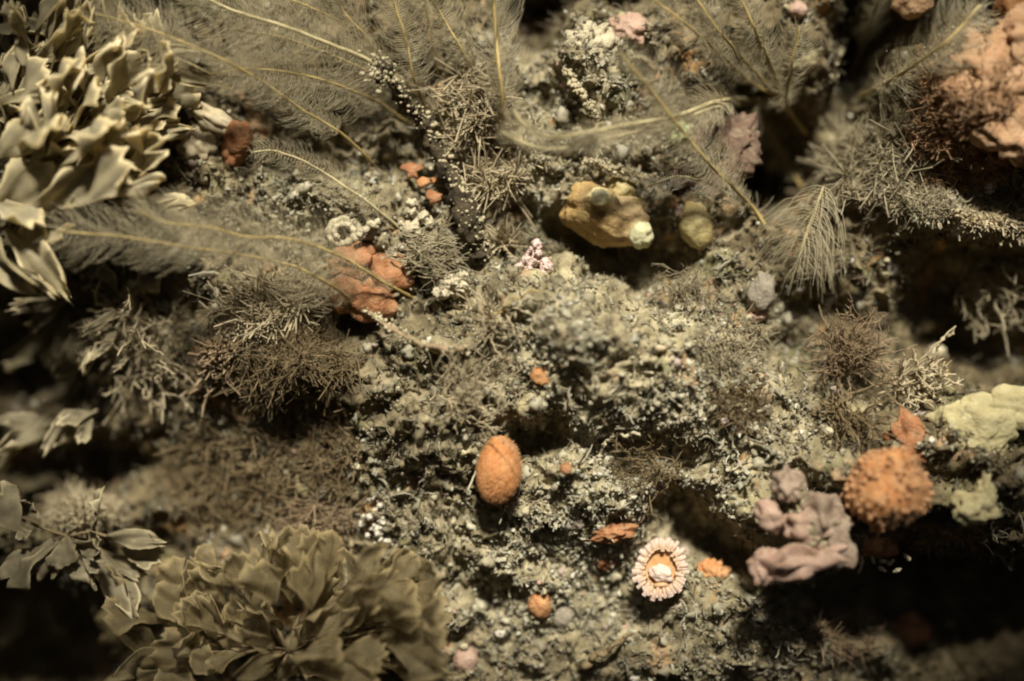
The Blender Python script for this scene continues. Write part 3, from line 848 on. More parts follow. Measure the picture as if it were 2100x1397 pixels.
plume("lower of the two long plumes sweeping left, its base crusted with grains", [(755, 648), (690, 592, .9), (600, 545, 1.3), (490, 521, 1.6), (380, 505, 1.8), (250, 484, 1.9), (120, 474, 1.9)], hair=.72, stem_r=.033, bare=.08, seed=7, per=6, density=1.1, tip_spread=.5)
plume("faint plume leaning out of the top edge just left of the stalk top", [(790, 140), (745, 75, .7), (700, 20, 1.0), (680, -40, 1.2)], hair=.6, stem_r=.028, bare=.15, seed=8)
plume("nearly upright plume rising from the stalk to the top edge", [(878, 235), (848, 160, .7), (832, 80, 1.0), (805, -10, 1.3), (790, -60, 1.4)], hair=.65, stem_r=.032, bare=.15, seed=9)
plume("tall straight plume with a kinked orange brown foot near the middle of the top edge", [(1000, 332), (1012, 300, .25), (1029, 245, .5), (1026, 170, 1.0), (1017, 90, 1.4), (1010, 0, 1.8), (1006, -60, 2.0)], hair=.6, stem_r=.05, bare=.3, seed=10, per=5)
plume("thin plume slanting to the top edge between the upright one and the straight one", [(975, 160), (945, 95, .7), (905, 30, 1.1), (870, -30, 1.3)], hair=.55, stem_r=.028, bare=.1, seed=11)
plume("short straight plume standing behind the slanting thin one at the top", [(898, 150), (886, 90, .6), (874, 20, .9), (868, -40, 1.0)], hair=.5, stem_r=.03, bare=.1, seed=12)
plume("plume cut by the top edge above the thick pale stem", [(735, 60), (690, 40, .9), (640, 18, 1.3), (580, -8, 1.6), (520, -40, 1.7)], hair=.6, stem_r=.032, bare=.05, seed=13)
plume("plume with clear spread hairs and a bare white tip, passing over the green speck", [(1568, 460), (1540, 420, .6), (1460, 340, 1.2), (1395, 262, 1.8), (1335, 185, 2.1), (1270, 104, 2.3)], hair=.72, stem_r=.04, bare=.12, seed=14, per=5, bow=.35, hair_r=.0052)
plume("upper of two thick yellowish stems bending left in mid water", [(1610, 205), (1540, 202, .9), (1470, 208, 1.3), (1390, 236, 1.6), (1290, 255, 1.9), (1200, 272, 2.0), (1140, 280, 2.0), (1085, 262, 2.0), (1055, 225, 2.0)], hair=.5, stem_r=.055, mat='pale_stem', bare=.2, seed=15, per=5)
plume("lower of two thick yellowish stems bending left in mid water", [(1600, 215), (1530, 212, .8), (1460, 220, 1.2), (1370, 250, 1.5), (1270, 276, 1.8), (1180, 298, 1.9), (1125, 306, 1.9), (1065, 290, 1.9), (1030, 270, 1.9)], hair=.45, stem_r=.05, mat='pale_stem', bare=.25, seed=16, per=5)
plume("left most stem of the fan at the upper right, leaning to the top edge", [(1605, 205), (1530, 160, .8), (1430, 70, 1.5), (1340, 0, 2.0), (1290, -40, 2.1)], hair=.5, stem_r=.036, bare=.15, seed=17)
plume("second stem of the fan at the upper right, with a slight kink", [(1608, 208), (1550, 150, .8), (1475, 62, 1.5), (1425, -10, 1.9), (1400, -60, 2.0)], hair=.5, stem_r=.04, bare=.15, seed=18)
plume("middle stem of the fan at the upper right, straight and mustard brown", [(1612, 212), (1585, 140, .7), (1550, 60, 1.2), (1518, -10, 1.6), (1500, -60, 1.7)], hair=.55, stem_r=.045, bare=.15, seed=19)
plume("right most stem of the fan, upright with a fuzzy pale tip", [(1655, 275), (1615, 215, .5), (1622, 150, .9), (1638, 70, 1.3), (1640, 50, 1.4)], hair=.55, stem_r=.042, bare=.2, seed=20, per=5)
plume("dim straight stem right of the dark cleft at the top", [(1745, 160), (1775, 85, .7), (1800, 10, 1.1), (1815, -40, 1.2)], hair=.4, stem_r=.036, bare=.2, seed=21)
plume("plume slanting up to the right corner in front of the peach cushion", [(1765, 198), (1850, 150, .7), (1920, 105, 1.1), (1960, 72, 1.4), (2012, 12, 1.7)], hair=.7, stem_r=.042, bare=.15, seed=22)
plume("small plume with white spidery hairs over the dark cleft", [(1645, 385), (1610, 325, .9), (1575, 270, 1.5), (1550, 226, 1.8)], hair=.55, stem_r=.032, bare=.1, seed=23, bow=.2, hair_r=.0052, density=.8)
plume("plume flaring from a pale tip like a shuttlecock, right of the dark cleft", [(1635, 555), (1648, 505, .6), (1666, 450, 1.0), (1690, 385, 1.4)], hair=1.0, stem_r=.05, mat='pale_stem', bare=.0, seed=24, per=7, bow=-.95, hair_r=.0062, density=1.0)
plume("low arching plume with a soft whitish comb of hairs above the yellow lobe", [(1565, 445), (1500, 400, .7), (1450, 375, 1.1), (1390, 362, 1.2), (1325, 385, 1.0)], hair=.4, stem_r=.034, mat='pale_stem', hair_mat='white_hair', bare=.1, seed=25, per=5)
plume("thin short stem standing in the dark cleft", [(1572, 430), (1572, 380, .8), (1585, 330, 1.2)], hair=.15, stem_r=.022, bare=.2, seed=26, density=.6)

# ------------------------------------------------------------------ dark dead stalk with crust in the upper middle
def stalk(name, label, cat, pts, r0, r1, mat, crust_mat, n_crust, crust_size, seed, part="trunk", side=1.0, rough=.3):
    W = [ray(x, y, -on_rock(x, y, 0).y + l) for x, y, l in pts]
    root = thing(name, label, cat, W[0])
    P, L = resample([w[:] for w in W], 60)
    rr = np.random.default_rng(seed)
    Q = P - P[0]
    Q = Q + np.stack([perlin(np.linspace(0, 9, 60), np.full(60, seed + .5), k) for k in (.3, 5.3, 9.3)], 1) * .07
    rad = np.linspace(r0, r1, 60) * (1 + rough * perlin(np.linspace(0, 14, 60), np.full(60, 2.2 + seed), 1.1))
    V, F = tubes(Q[None], rad[None], 14)
    V = V + rough * .8 * r0 * np.stack([perlin(V[:, 0] * 6, V[:, 1] * 6, V[:, 2] * 6 + k * 9) for k in range(3)], 1)
    link(part, np_mesh(part, V, F, M[mat]), root)
    if n_crust:
        i = rr.integers(0, 60, n_crust); a = rr.normal(size=(n_crust, 3)) + np.array([.35 * side, -.6, .3]); a /= np.linalg.norm(a, axis=1, keepdims=True)
        crumbs("crust", root, Q[i] + a * (rad[i] * 1.05)[:, None] + rr.normal(size=(n_crust, 3)) * .04, crust_size, crust_mat, seed)
    return root

st = stalk("dead_stalk", "dark crooked stalk crusted with grains, crossing the upper middle", "stalk",
      [(985, 520, .3), (955, 440, .7), (915, 350, 1.0), (870, 260, 1.3), (820, 195, 1.45), (775, 135, 1.6)], .20, .11, 'dark_bark', 'crumb', 560, .042, 3, rough=.85, side=2.4)
top = ray(780, 145, -on_rock(775, 135, 0).y -on_rock(775, 135, 0).y + 1.65) - st.location
crumbs("grain_cap", st, np.array(top)[None] + np.random.default_rng(5).normal(size=(130, 3)) * np.array([.15, .12, .17]), .045, 'crumb', 8)
stalk("crusted_twig", "grain crusted twig curving below the orange sponge, foot of the lower long plume", "twig",
      [(960, 718, .3), (900, 716, .5), (850, 700, .7), (790, 665, .8), (750, 640, .9)], .07, .045, 'peach_tuft', 'crumb', 260, .035, 11, part="stem")
stalk("fine_twig", "thin straight twig with pale knots, lying right of the white barnacle ball", "twig", [(1000, 650, .3), (1060, 615, .4), (1130, 585, .5)], .022, .018, 'stem', 'cream', 26, .022, 12, part="stem")
stalk("bare_splinter", "plain brown splinter lying slantwise at the bottom, right of the pink ball", "twig", [(1195, 1368, .3), (1245, 1332, .36), (1300, 1296, .3)], .085, .035, 'brown_tuft', 'cream', 14, .02, 13, part="stem", rough=.04)
stalk("crusted_twig", "upright crumb covered stem beside the dark cleft in the upper right", "twig", [(1700, 200, .3), (1715, 130, .6), (1735, 70, .8), (1760, 20, .9)], .06, .05, 'dark_bark', 'crumb', 150, .04, 14, part="stem", side=-1.4)
stalk("beaded_branch", "short pale beaded branch lying above the brown sea squirt", "twig", [(1200, 330, .4), (1260, 345, .5), (1345, 370, .5)], .05, .04, 'pale_tuft', 'crumb', 190, .042, 15, part="stem")
stalk("curved_tube", "thin curved worm tube bent over a hole right of the orange nub", "tube", [(1230, 935, .2), (1243, 905, .4), (1270, 893, .45), (1310, 890, .3)], .03, .03, 'cream', 'cream', 30, .02, 16, part="tube")
stalk("crusted_branch", "slanting crusted ridge of pale tubes under the tall tuft at upper centre", "twig", [(1215, 235, .2), (1190, 190, .4), (1160, 140, .3)], .07, .05, 'cream', 'crumb', 160, .045, 17, part="stem")

# ------------------------------------------------------------------ orange growths
def sponge_with_lobes(name, label, cat, px, py, lift, lobes, mats, depth=None):
    root = thing(name, label, cat, on_rock(px, py, lift) if depth is None else ray(px, py, depth))
    for i, (dx, dy, dz, r, m, kw) in enumerate(lobes):
        COLLAR.append((px + dx, py + dy, r[0], r[2]))
        part_blob("lobe", root, (dx / 100, -dz, -dy / 100), r, M[m], seed=px + i, **kw)
    return root

blob("orange_sponge", "fuzzy egg shaped orange sponge standing alone on the grit, below the middle", "sponge", 1023, 965, (.43, .40, .66), M['egg_orange'], lift=.5, rot=6, amp=.07, freq=1.0, amp2=.03, freq2=6, seed=11, sub=5)
sponge_with_lobes("orange_sponge", "rusty orange sponge in lobes round a dark pit, behind the two long plumes", "sponge", 757, 575, .25,
    [(-28, -36, .1, (.50, .28, .34), 'deep_orange', dict(amp=.4, freq=1.6, amp2=.08, freq2=7)), (40, -12, .0, (.44, .28, .46), 'deep_orange', dict(amp=.35, amp2=.08)), (-44, 24, .05, (.36, .26, .40), 'deep_orange', dict(amp=.35, amp2=.08)), (6, 46, .12, (.50, .30, .38), 'deep_orange', dict(amp=.3, amp2=.08)), (0, 4, -.08, (.40, .22, .36), 'deep_orange', dict(amp=.3))], None)
o = sponge_with_lobes("orange_lump", "orange lump with a ragged whitish fringe, right of the cream clump", "sponge", 490, 290, .35,
    [(0, -5, .1, (.30, .30, .36), 'deep_orange', dict(amp=.25)), (-10, 22, .05, (.24, .22, .30), 'deep_orange', dict(amp=.3)), (-45, -40, .1, (.50, .22, .22), 'pale_tuft', dict(amp=.4, freq=2.2, amp2=.12, rot=30)), (-80, 10, .0, (.42, .3, .36), 'pale_tuft', dict(amp=.45, freq=2.2, amp2=.14))], None)
blob("orange_nub", "small round orange nub on the grit between the egg sponge and the curved tube", "sponge", 1161, 962, (.13, .12, .13), M['deep_orange'], lift=.12, amp=.08, seed=2, sub=3)
blob("orange_patch", "soft peach orange patch on the mealy crust, above the egg sponge", "sponge", 1117, 768, (.24, .14, .24), M['orange'], lift=.02, amp=.3, seed=9)
blob("orange_ball", "orange ball with a pale top, pressed against a grey ball near the bottom", "sponge", 1108, 1238, (.25, .24, .29), M['orange'], lift=.15, amp=.12, seed=12)
blob("grey_ball", "smooth grey ball leaning on the orange ball near the bottom", "sea squirt", 1153, 1264, (.24, .2, .25), M['grey'], lift=.15, amp=.1, seed=13)
blob("pink_ball", "glossy pinkish ball at the bottom edge beside the olive rosette", "sea squirt", 955, 1352, (.27, .25, .29), M['pink'], lift=.2, amp=.1, seed=14)
def pile(parent, r, n, length, mat, seed, thick=.007):
    q = np.random.default_rng(seed)
    d = q.normal(size=(n, 3)); d /= np.linalg.norm(d, axis=1, keepdims=True)
    t = np.linspace(0, 1, 3)
    P = (d * np.array(r) * .97)[:, None, :] + (length * t)[None, :, None] * (d + q.normal(size=(n, 3)) * .5)[:, None, :]
    V, F = tubes(P, np.full((n, 1), thick) * (1.2 - .7 * t)[None], 3)
    return link("pile", np_mesh("pile", V, F, M[mat]), parent, kind="stuff")
egg = [o for o in bpy.data.objects if str(o.get("label", "")).startswith("fuzzy egg shaped")][0]
pile(egg, (.43, .40, .66), 3600, .028, 'egg_pile', 4, thick=.005)
# orange shell bits stuck to the dark stalk
def shard(label, px, py, sx, sz, rot, lift, mat, seed):
    rr = random.Random(seed)
    bm = bmesh.new()
    n = 14
    ring = []
    for i in range(n):
        a = 2 * math.pi * i / n
        q = 1 + rr.uniform(-.5, .28)
        ring.append((math.cos(a) * sx * q, math.sin(a) * sz * q))
    lv = [[bm.verts.new((x * s, y + .12 * (x * x + z * z) / (sx * sz) * .3, z * s)) for x, z in ring] for s, y in ((1, 0), (.8, -.05), (.35, -.09))]
    for a, b in zip(lv[:-1], lv[1:]):
        for i in range(n):
            bm.faces.new((a[i], a[(i+1) % n], b[(i+1) % n], b[i]))
    bm.faces.new(lv[-1]); bm.faces.new(lv[0][::-1])
    me = bpy.data.meshes.new("shell_flake"); bm.to_mesh(me); bm.free()
    me.materials.append(M[mat])
    for p in me.polygons: p.use_smooth = True
    o = link("shell_flake", me)
    o.location = on_rock(px, py, lift); o.rotation_euler = (math.radians(-15), math.radians(rot), math.radians(rr.uniform(-25, 25)))
    return tag(o, label, "shell flake", "orange flakes on the dark stalk")
shard("upper and larger orange flake stuck on the left of the dark stalk", 845, 348, .26, .20, 10, .75, 'deep_orange', 1)
shard("lower ragged orange flake on the dark stalk", 875, 372, .25, .12, -15, .95, 'orange', 2)
shard("tiny orange flake at the top of the flakes on the dark stalk", 863, 318, .11, .07, 30, .85, 'deep_orange', 3)
shard("dim orange brown flake lowest on the dark stalk", 893, 405, .22, .20, 25, .5, 'deep_orange', 4)

# fuzzy orange anemone at right: ball with many short knobs
def knob_ball(name, label, cat, px, py, r, lift, mat, knob_mat, n, ks, seed, knob="tentacle"):
    root = thing(name, label, cat, on_rock(px, py, lift))
    part_blob("body", root, (0, 0, 0), (r, r * .8, r), M[mat], amp=.32, freq=1.3, amp2=.10, seed=seed)
    rr = np.random.default_rng(seed)
    me = blob_mesh(knob, (1, 1, 1), M[knob_mat], amp=.15, sub=2, seed=seed)
    g = (1 + 5 ** .5) / 2
    for i in range(n):
        z = 1 - (i + .5) / n * 1.35
        a = 2 * math.pi * i / g
        q = math.sqrt(max(0, 1 - z * z))
        d = Vector((q * math.cos(a), -z * .8, q * math.sin(a)))
        o = link(knob, me, root)
        d = (d + Vector(rr.normal(size=3)) * .07).normalized()
        dd = np.array(d)[:, None]
        bulge = 1 + .32 * float(perlin(dd[0] * 1.3 + seed * 7.1, dd[1] * 1.3 + 3.3, dd[2] * 1.3 + seed)[0])
        o.location = Vector((d.x, d.y * .85, d.z)) * r * bulge * (1 + rr.normal() * .03)
        s = ks * (.35 + 1.0 * rr.random() ** 1.5)
        o.scale = (s, s * 1.5, s)
        o.rotation_euler = d.to_track_quat('-Y', 'Z').to_euler()
    n2 = 900
    d = rr.normal(size=(n2, 3)); d[:, 1] = -np.abs(d[:, 1]) * .7; d /= np.linalg.norm(d, axis=1, keepdims=True)
    t = np.linspace(0, 1, 4)
    b = d * np.array([r, r * .85, r]) * .98
    P = b[:, None, :] + (.13 * r * t)[None, :, None] * (d + rr.normal(size=(n2, 3)) * .35)[:, None, :]
    V, F = tubes(P, np.full((n2, 1), .005) * (1.2 - .7 * t)[None], 3)
    link("fringe", np_mesh("fringe", V, F, M['salmon_tuft']), root, kind="stuff")
    return root
knob_ball("orange_anemone", "fuzzy round orange anemone covered in beads, lower right, below the dim brown one", "anemone", 1818, 1000, .70, .25, 'orange', 'egg_pile', 290, .042, 21)
blob("orange_sponge", "dim rust orange sponge tucked behind the fuzzy orange anemone, above it", "sponge", 1868, 905, (.34, .2, .50), M['deep_orange'], lift=-.05, rot=-20, amp=.6, freq=1.8, amp2=.15, seed=22)
so = sponge_with_lobes("orange_sponge", "small orange sponge with white drops, under the fuzzy anemone at the cave mouth", "sponge", 1795, 1118, .15, [(-10, 0, 0, (.36, .3, .22), 'orange', dict(amp=.3)), (18, 8, .05, (.24, .22, .18), 'deep_orange', dict(amp=.3))], None, depth=1.15)
for i, (dx, dy) in enumerate([(-30, 30), (-33, 46), (28, 32), (40, 48), (12, 30), (10, 46), (60, 22), (-8, 28)]):
    part_blob("drop", so, (dx / 100, -.12, -dy / 100), (.04, .04, .085), M['cream'], amp=.5, sub=3, seed=i, rot=i * 23)
blob("orange_crust", "orange crust left of the cup coral, partly under grit", "sponge", 1258, 1092, (.42, .2, .18), M['deep_orange'], lift=.06, rot=-12, amp=.45, freq=2.4, amp2=.12, seed=31)
blob("orange_crust", "ragged orange crust right of the cup coral", "sponge", 1460, 1172, (.28, .2, .24), M['orange'], lift=.08, rot=8, amp=.5, freq=2.4, amp2=.14, seed=32)
blob("orange_crust", "dark orange smear on the grit just left below the cup coral", "sponge", 1240, 1145, (.2, .12, .2), M['deep_orange'], lift=.02, amp=.5, freq=2.2, seed=33)
blob("orange_crust", "orange brown cushion on the slope at the bottom right", "sponge", 1860, 1310, (.55, .3, .45), M['deep_orange'], lift=.0, amp=.4, freq=2, amp2=.12, seed=34)
blob("orange_sponge", "orange sponge cut by the upper right corner", "sponge", 2090, 20, (.5, .4, .5), M['orange'], lift=.5, amp=.3, seed=35)
blob("orange_sponge", "dim orange sponge at the top edge, right of the crumb covered stem", "sponge", 1870, 5, (.38, .3, .3), M['peach'], lift=.9, amp=.3, seed=36)

# ------------------------------------------------------------------ cup coral
def cup_coral(px, py):
    root = thing("cup_coral", "oval cup coral with white toothed rim and orange disc, in the dark lower hollow", "coral", on_rock(px, py, .75))
    ry = 1.18
    prof = [(.38, .75), (.44, .45), (.50, .15), (.53, .0), (.50, -.05), (.44, .02), (.34, .10), (.22, .13), (.0, .12)]
    n = 52
    V, F = [], []
    for i, (q, y) in enumerate(prof):
        for j in range(n):
            a = 2 * math.pi * j / n
            w = 1 + (.035 * math.cos(a * 26) if i < 5 else 0)
            V.append((q * w * math.cos(a), y, q * w * math.sin(a) * ry))
    for i in range(len(prof) - 1):
        for j in range(n):
            F.append((i * n + j, i * n + (j + 1) % n, (i + 1) * n + (j + 1) % n, (i + 1) * n + j))
    V = np.array(V)
    q = np.hypot(V[:, 0], V[:, 2] / ry); f = smooth(.26, .50, q)[:, None] * (V[:, 1] < .11)[:, None]
    V[:, 1] += .02 * perlin(V[:, 0] * 9, V[:, 1] * 9, V[:, 2] * 9)
    tn = np.array([[.56, .30, .12]]) * (1 - f) + np.array([[.70, .55, .42]]) * f
    link("cup", np_mesh("cup", V, np.array(F)[:, ::-1], M['coral_tooth'], tint=tn), root)
    def ridge(inner, outer, h, t):
        V = []
        for k in range(7):
            u = k / 6
            x = outer + (inner - outer) * u
            hh = h * math.sin(math.pi * (.12 + .8 * (1 - u))) ** .7
            V += [(x, .07, -t), (x, -hh * .8, -t * .8), (x, -hh, 0), (x, -hh * .8, t * .8), (x, .07, t)]
        V = np.array(V); F = []
        for k in range(6):
            for j in range(4):
                F.append((k * 5 + j, k * 5 + j + 1, k * 5 + j + 6, k * 5 + j + 5))
        F.append((0, 1, 2, 3)); F.append((30, 34, 33, 32))
        return V, np.array(F)
    def tooth(V):
        f = smooth(.30, .56, V[:, 0])[:, None]
        return np.array([[.60, .40, .24]]) * (1 - f) + np.array([[.58, .43, .35]]) * f
    Vb, Fb = ridge(.36, .58, .075, .052); big = np_mesh("septum", Vb, Fb, M['coral_tooth'], tint=tooth(Vb))
    Vs, Fs = ridge(.34, .555, .055, .046); small = np_mesh("septum", Vs, Fs, M['coral_tooth'], tint=tooth(Vs))
    rr = random.Random(2)
    for j in range(44):
        a = 2 * math.pi * (j + rr.uniform(-.22, .22)) / 44
        o = link("septum", big if j % 2 == 0 else small, root)
        R = Matrix.Rotation(-a, 4, 'Y')
        o.matrix_local = Matrix.Diagonal((1, 1, ry, 1)) @ R @ Matrix.Diagonal((1 + rr.uniform(-.10, .06), rr.uniform(.6, 1.25), rr.uniform(.8, 1.25), 1))
    def shape(V):
        V = V.copy(); g = np.exp(-(V[:, 2] / .05) ** 2) * (V[:, 1] < 0); V[:, 1] += .07 * g
        return V
    part_blob("mouth", root, (.03, .02, -.10), (.24, .12, .18), M['coral_rim'], rot=10, amp=.3, amp2=.10, seed=5)
    part_blob("lip", root, (.05, .02, -.34), (.16, .07, .06), M['coral_disc'], rot=-12, amp=.15, seed=6)
    root.rotation_euler = (math.radians(-8), math.radians(8), math.radians(-6))
    root.scale = (.93, .93, .93)
    return root
cup_coral(1355, 1167)

# ------------------------------------------------------------------ sea squirts
root = thing("sea_squirt", "warty tan sea squirt with two pale yellow siphons, on a ledge over a black gap", "sea squirt", on_rock(1240, 440, .4))
def squirt():
    V, F = ICO[5]
    V = V.copy()
    sip = [(Vector((-.20, -.92, .42)).normalized(), .42, .30), (Vector((.80, -.52, -.30)).normalized(), .24, .34)]
    d = 1 + .22 * perlin(V[:, 0] * 1.6 + 3, V[:, 1] * 1.6, V[:, 2] * 1.6) + .09 * perlin(V[:, 0] * 4, V[:, 1] * 4, V[:, 2] * 4 + 5) + .045 * perlin(V[:, 0] * 10, V[:, 1] * 10, V[:, 2] * 10)
    pale = np.zeros(len(V)); dark = np.zeros(len(V))
    for c, hgt, wid in sip:
        dist = np.arccos(np.clip(V @ np.array(c), -1, 1))
        d += hgt * np.exp(-(dist / wid) ** 3)
        dark = np.maximum(dark, np.exp(-((dist - wid * 1.5) / .17) ** 2))
        pale = np.maximum(pale, np.exp(-(dist / (wid * .95)) ** 4))
    W = V * d[:, None] * np.array([.88, .60, .60])
    a = math.radians(16)
    W = np.stack([W[:, 0] * math.cos(a) + W[:, 2] * math.sin(a), W[:, 1], -W[:, 0] * math.sin(a) + W[:, 2] * math.cos(a)], 1)
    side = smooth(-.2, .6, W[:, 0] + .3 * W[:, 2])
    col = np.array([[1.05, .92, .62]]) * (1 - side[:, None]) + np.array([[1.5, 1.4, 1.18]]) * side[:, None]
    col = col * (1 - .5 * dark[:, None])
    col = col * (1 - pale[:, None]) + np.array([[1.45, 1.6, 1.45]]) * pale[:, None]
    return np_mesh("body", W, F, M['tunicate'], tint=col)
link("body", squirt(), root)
def siphon(parent, loc, d, r, seed):
    o = link("siphon", blob_mesh("siphon", (r, r * .75, r), M['siphon'], amp=.18, amp2=.08, seed=seed, fn=lambda V: V + np.array([0, 1, 0]) * (.16 * r * np.exp(-((V[:, 0] ** 2 + V[:, 2] ** 2) / (.06 * r * r))))[:, None] * (V[:, 1:2] < 0)), parent)
    o.location = loc
    o.rotation_euler = Vector(d).to_track_quat('-Y', 'Z').to_euler()
    return o
siphon(root, (-.15, -.84, .27), (-.05, -1, .25), .17, 1)
siphon(root, (.72, -.36, -.44), (.75, -.75, -.25), .27, 2)
s2 = blob("sea_squirt", "rounded mustard yellow lobe beside a pink flake, right of the warty sea squirt", "sea squirt", 1428, 462, (.36, .3, .46), M['mustard'], lift=.25, rot=-14, amp=.14, seed=16)
shell = shard("small pink flake against the left of the mustard yellow lobe", 1394, 432, .10, .17, 8, .55, 'pink_crust', 9); shell["group"] = "loose flakes"; 
blob("clear_squirt", "hazy translucent knob with a pink foot, on the edge of the dark right hollow", "sea squirt", 1562, 600, (.28, .25, .40), M['grey'], lift=.3, rot=10, amp=.2, seed=17)
blob("pink_sponge", "little pink lump at the foot of the hazy knob, right of centre", "sponge", 1550, 648, (.18, .15, .13), M['pink'], lift=.25, amp=.3, seed=18)
blob("dome_squirt", "dim brown dome growing behind the warty sea squirt", "sea squirt", 1268, 392, (.36, .3, .26), M['mustard'], lift=.0, amp=.3, seed=19)

# ------------------------------------------------------------------ sponges, crusts and white lumps
def fold(V):
    V = V.copy()
    V[:, 1] += .10 * np.sin(V[:, 0] * 6 + V[:, 2] * 4) + .07 * np.sin(V[:, 2] * 9 - V[:, 0] * 3)
    return V
def rumple(V):
    V = V.copy()
    f = .09 * np.sin(V[:, 0] * 5.5 + V[:, 2] * 3) + .05 * np.sin(V[:, 2] * 8 - V[:, 0] * 4 + 1) + .025 * np.sin(V[:, 0] * 13 + V[:, 2] * 6)
    V[:, 1] += f * (V[:, 1] < .1); V[:, 2] += .035 * np.sin(V[:, 0] * 8 + 2)
    return V
sponge_with_lobes("pink_sponge", "folded pale pink sponge left of the fuzzy orange anemone", "sponge", 1628, 1095, .1,
    [(8, 50, .12, (.84, .20, .27), 'pink', dict(amp=.6, freq=1.4, amp2=.08, freq2=4.5, rot=-10, fn=rumple, sub=5)), (-48, -36, .10, (.24, .18, .34), 'pink', dict(amp=.4, freq=1.5, amp2=.06, freq2=5, rot=-35)),
     (-8, -92, .0, (.30, .14, .30), 'grey_pink', dict(amp=.6, freq=1.8, amp2=.12, freq2=5, fn=rumple)), (62, -34, -.02, (.46, .14, .36), 'grey_pink', dict(amp=.7, freq=1.7, amp2=.1, rot=35, fn=rumple)),
     (20, -12, .06, (.42, .16, .30), 'pink', dict(amp=.6, freq=1.8, amp2=.1, rot=20, fn=rumple)), (-58, 62, .06, (.26, .16, .34), 'pink', dict(amp=.5, freq=1.8, amp2=.1, rot=25, fn=rumple)), (88, 30, .0, (.24, .12, .34), 'grey_pink', dict(amp=.7, freq=1.8, amp2=.1))], None)
sponge_with_lobes("yellow_sponge", "broad smooth pale yellow sponge at the right edge", "sponge", 2010, 880, .3,
    [(0, 0, .05, (.66, .22, .60), 'yellow_sponge', dict(amp=.45, freq=1.7, amp2=.08, sub=5)), (68, -38, .0, (.70, .2, .36), 'yellow_sponge', dict(amp=.5, freq=1.8, amp2=.08)), (-45, -18, .0, (.46, .18, .34), 'yellow_sponge', dict(amp=.45, freq=1.9, amp2=.08))], None)
sponge_with_lobes("yellow_sponge", "pointed bright yellow white sponge chunk below the broad one at the right edge", "sponge", 1995, 1035, .25,
    [(0, 5, .05, (.40, .2, .30), 'yellow_sponge', dict(amp=.6, freq=2.2, amp2=.15)), (22, -22, .05, (.18, .14, .34), 'yellow_sponge', dict(amp=.45, freq=2, amp2=.12))], None)
sponge_with_lobes("peach_cushion", "large soft peach coloured cushion in the upper right corner", "sponge", 2050, 165, -.1,
    [(0, 0, .05, (.95, .34, .75), 'peach', dict(amp=.5, freq=1.9, amp2=.2, freq2=6, sub=5)), (55, -70, .1, (.75, .34, .62), 'peach', dict(amp=.5, freq=1.9, amp2=.2, freq2=6, sub=5)), (40, 95, .0, (.75, .28, .6), 'peach', dict(amp=.5, freq=1.9, amp2=.2, freq2=6))], None)
blob("maroon_crust", "soft maroon crust behind the bare tipped plume, left of the dark cleft", "sponge", 1465, 305, (.80, .13, .80), M['maroon'], lift=-.06, rot=-30, amp=.7, freq=2.0, amp2=.25, freq2=6, sub=5, seed=41)
blob("pale_crust", "grey pink crust patch under the top edge, right of the black hole", "sponge", 1290, 60, (.40, .25, .32), M['pink'], lift=.1, amp=.45, freq=2, amp2=.15, seed=42)
blob("pale_crust", "whitish knobbly crust left of the spread haired plume, upper middle", "sponge", 1215, 90, (.45, .25, .40), M['cream'], lift=-.02, amp=.6, freq=2.6, amp2=.25, freq2=8, seed=43)

def knobbly(name, label, cat, px, py, rx, rz, n, size, mat, lift, seed):
    root = thing(name, label, cat, on_rock(px, py, lift))
    rr = np.random.default_rng(seed)
    for i in range(n):
        s = size * (.6 + .8 * rr.random())
        part_blob("knob", root, (rr.normal() * rx / 100 * .55, -abs(rr.normal()) * .08, rr.normal() * rz / 100 * .55), (s, s * .9, s * (.7 + .5 * rr.random())), M[mat], amp=.6, freq=1.9, amp2=.25, freq2=5, sub=3, seed=seed + i, rot=i * 40)
    return root
knobbly("pink_coralline", "bright pink and white knobbly crust left of the black gap, centre", "coralline crust", 1098, 545, 24, 32, 30, .07, 'pink_crust', .12, 51)
knobbly("white_coralline", "white knobs with pink tinge on the grit left of the egg sponge", "coralline crust", 775, 1068, 36, 46, 40, .045, 'white', .05, 52)
knobbly("white_lumps", "white and yellowish lumps at the foot of the dark stalk", "crust", 845, 462, 32, 22, 14, .09, 'cream', .1, 53)
knobbly("barnacle_ball", "whitish grainy ball with a dark underside, below the grey fan tuft", "barnacle", 930, 590, 22, 20, 30, .11, 'cream', .3, 54)
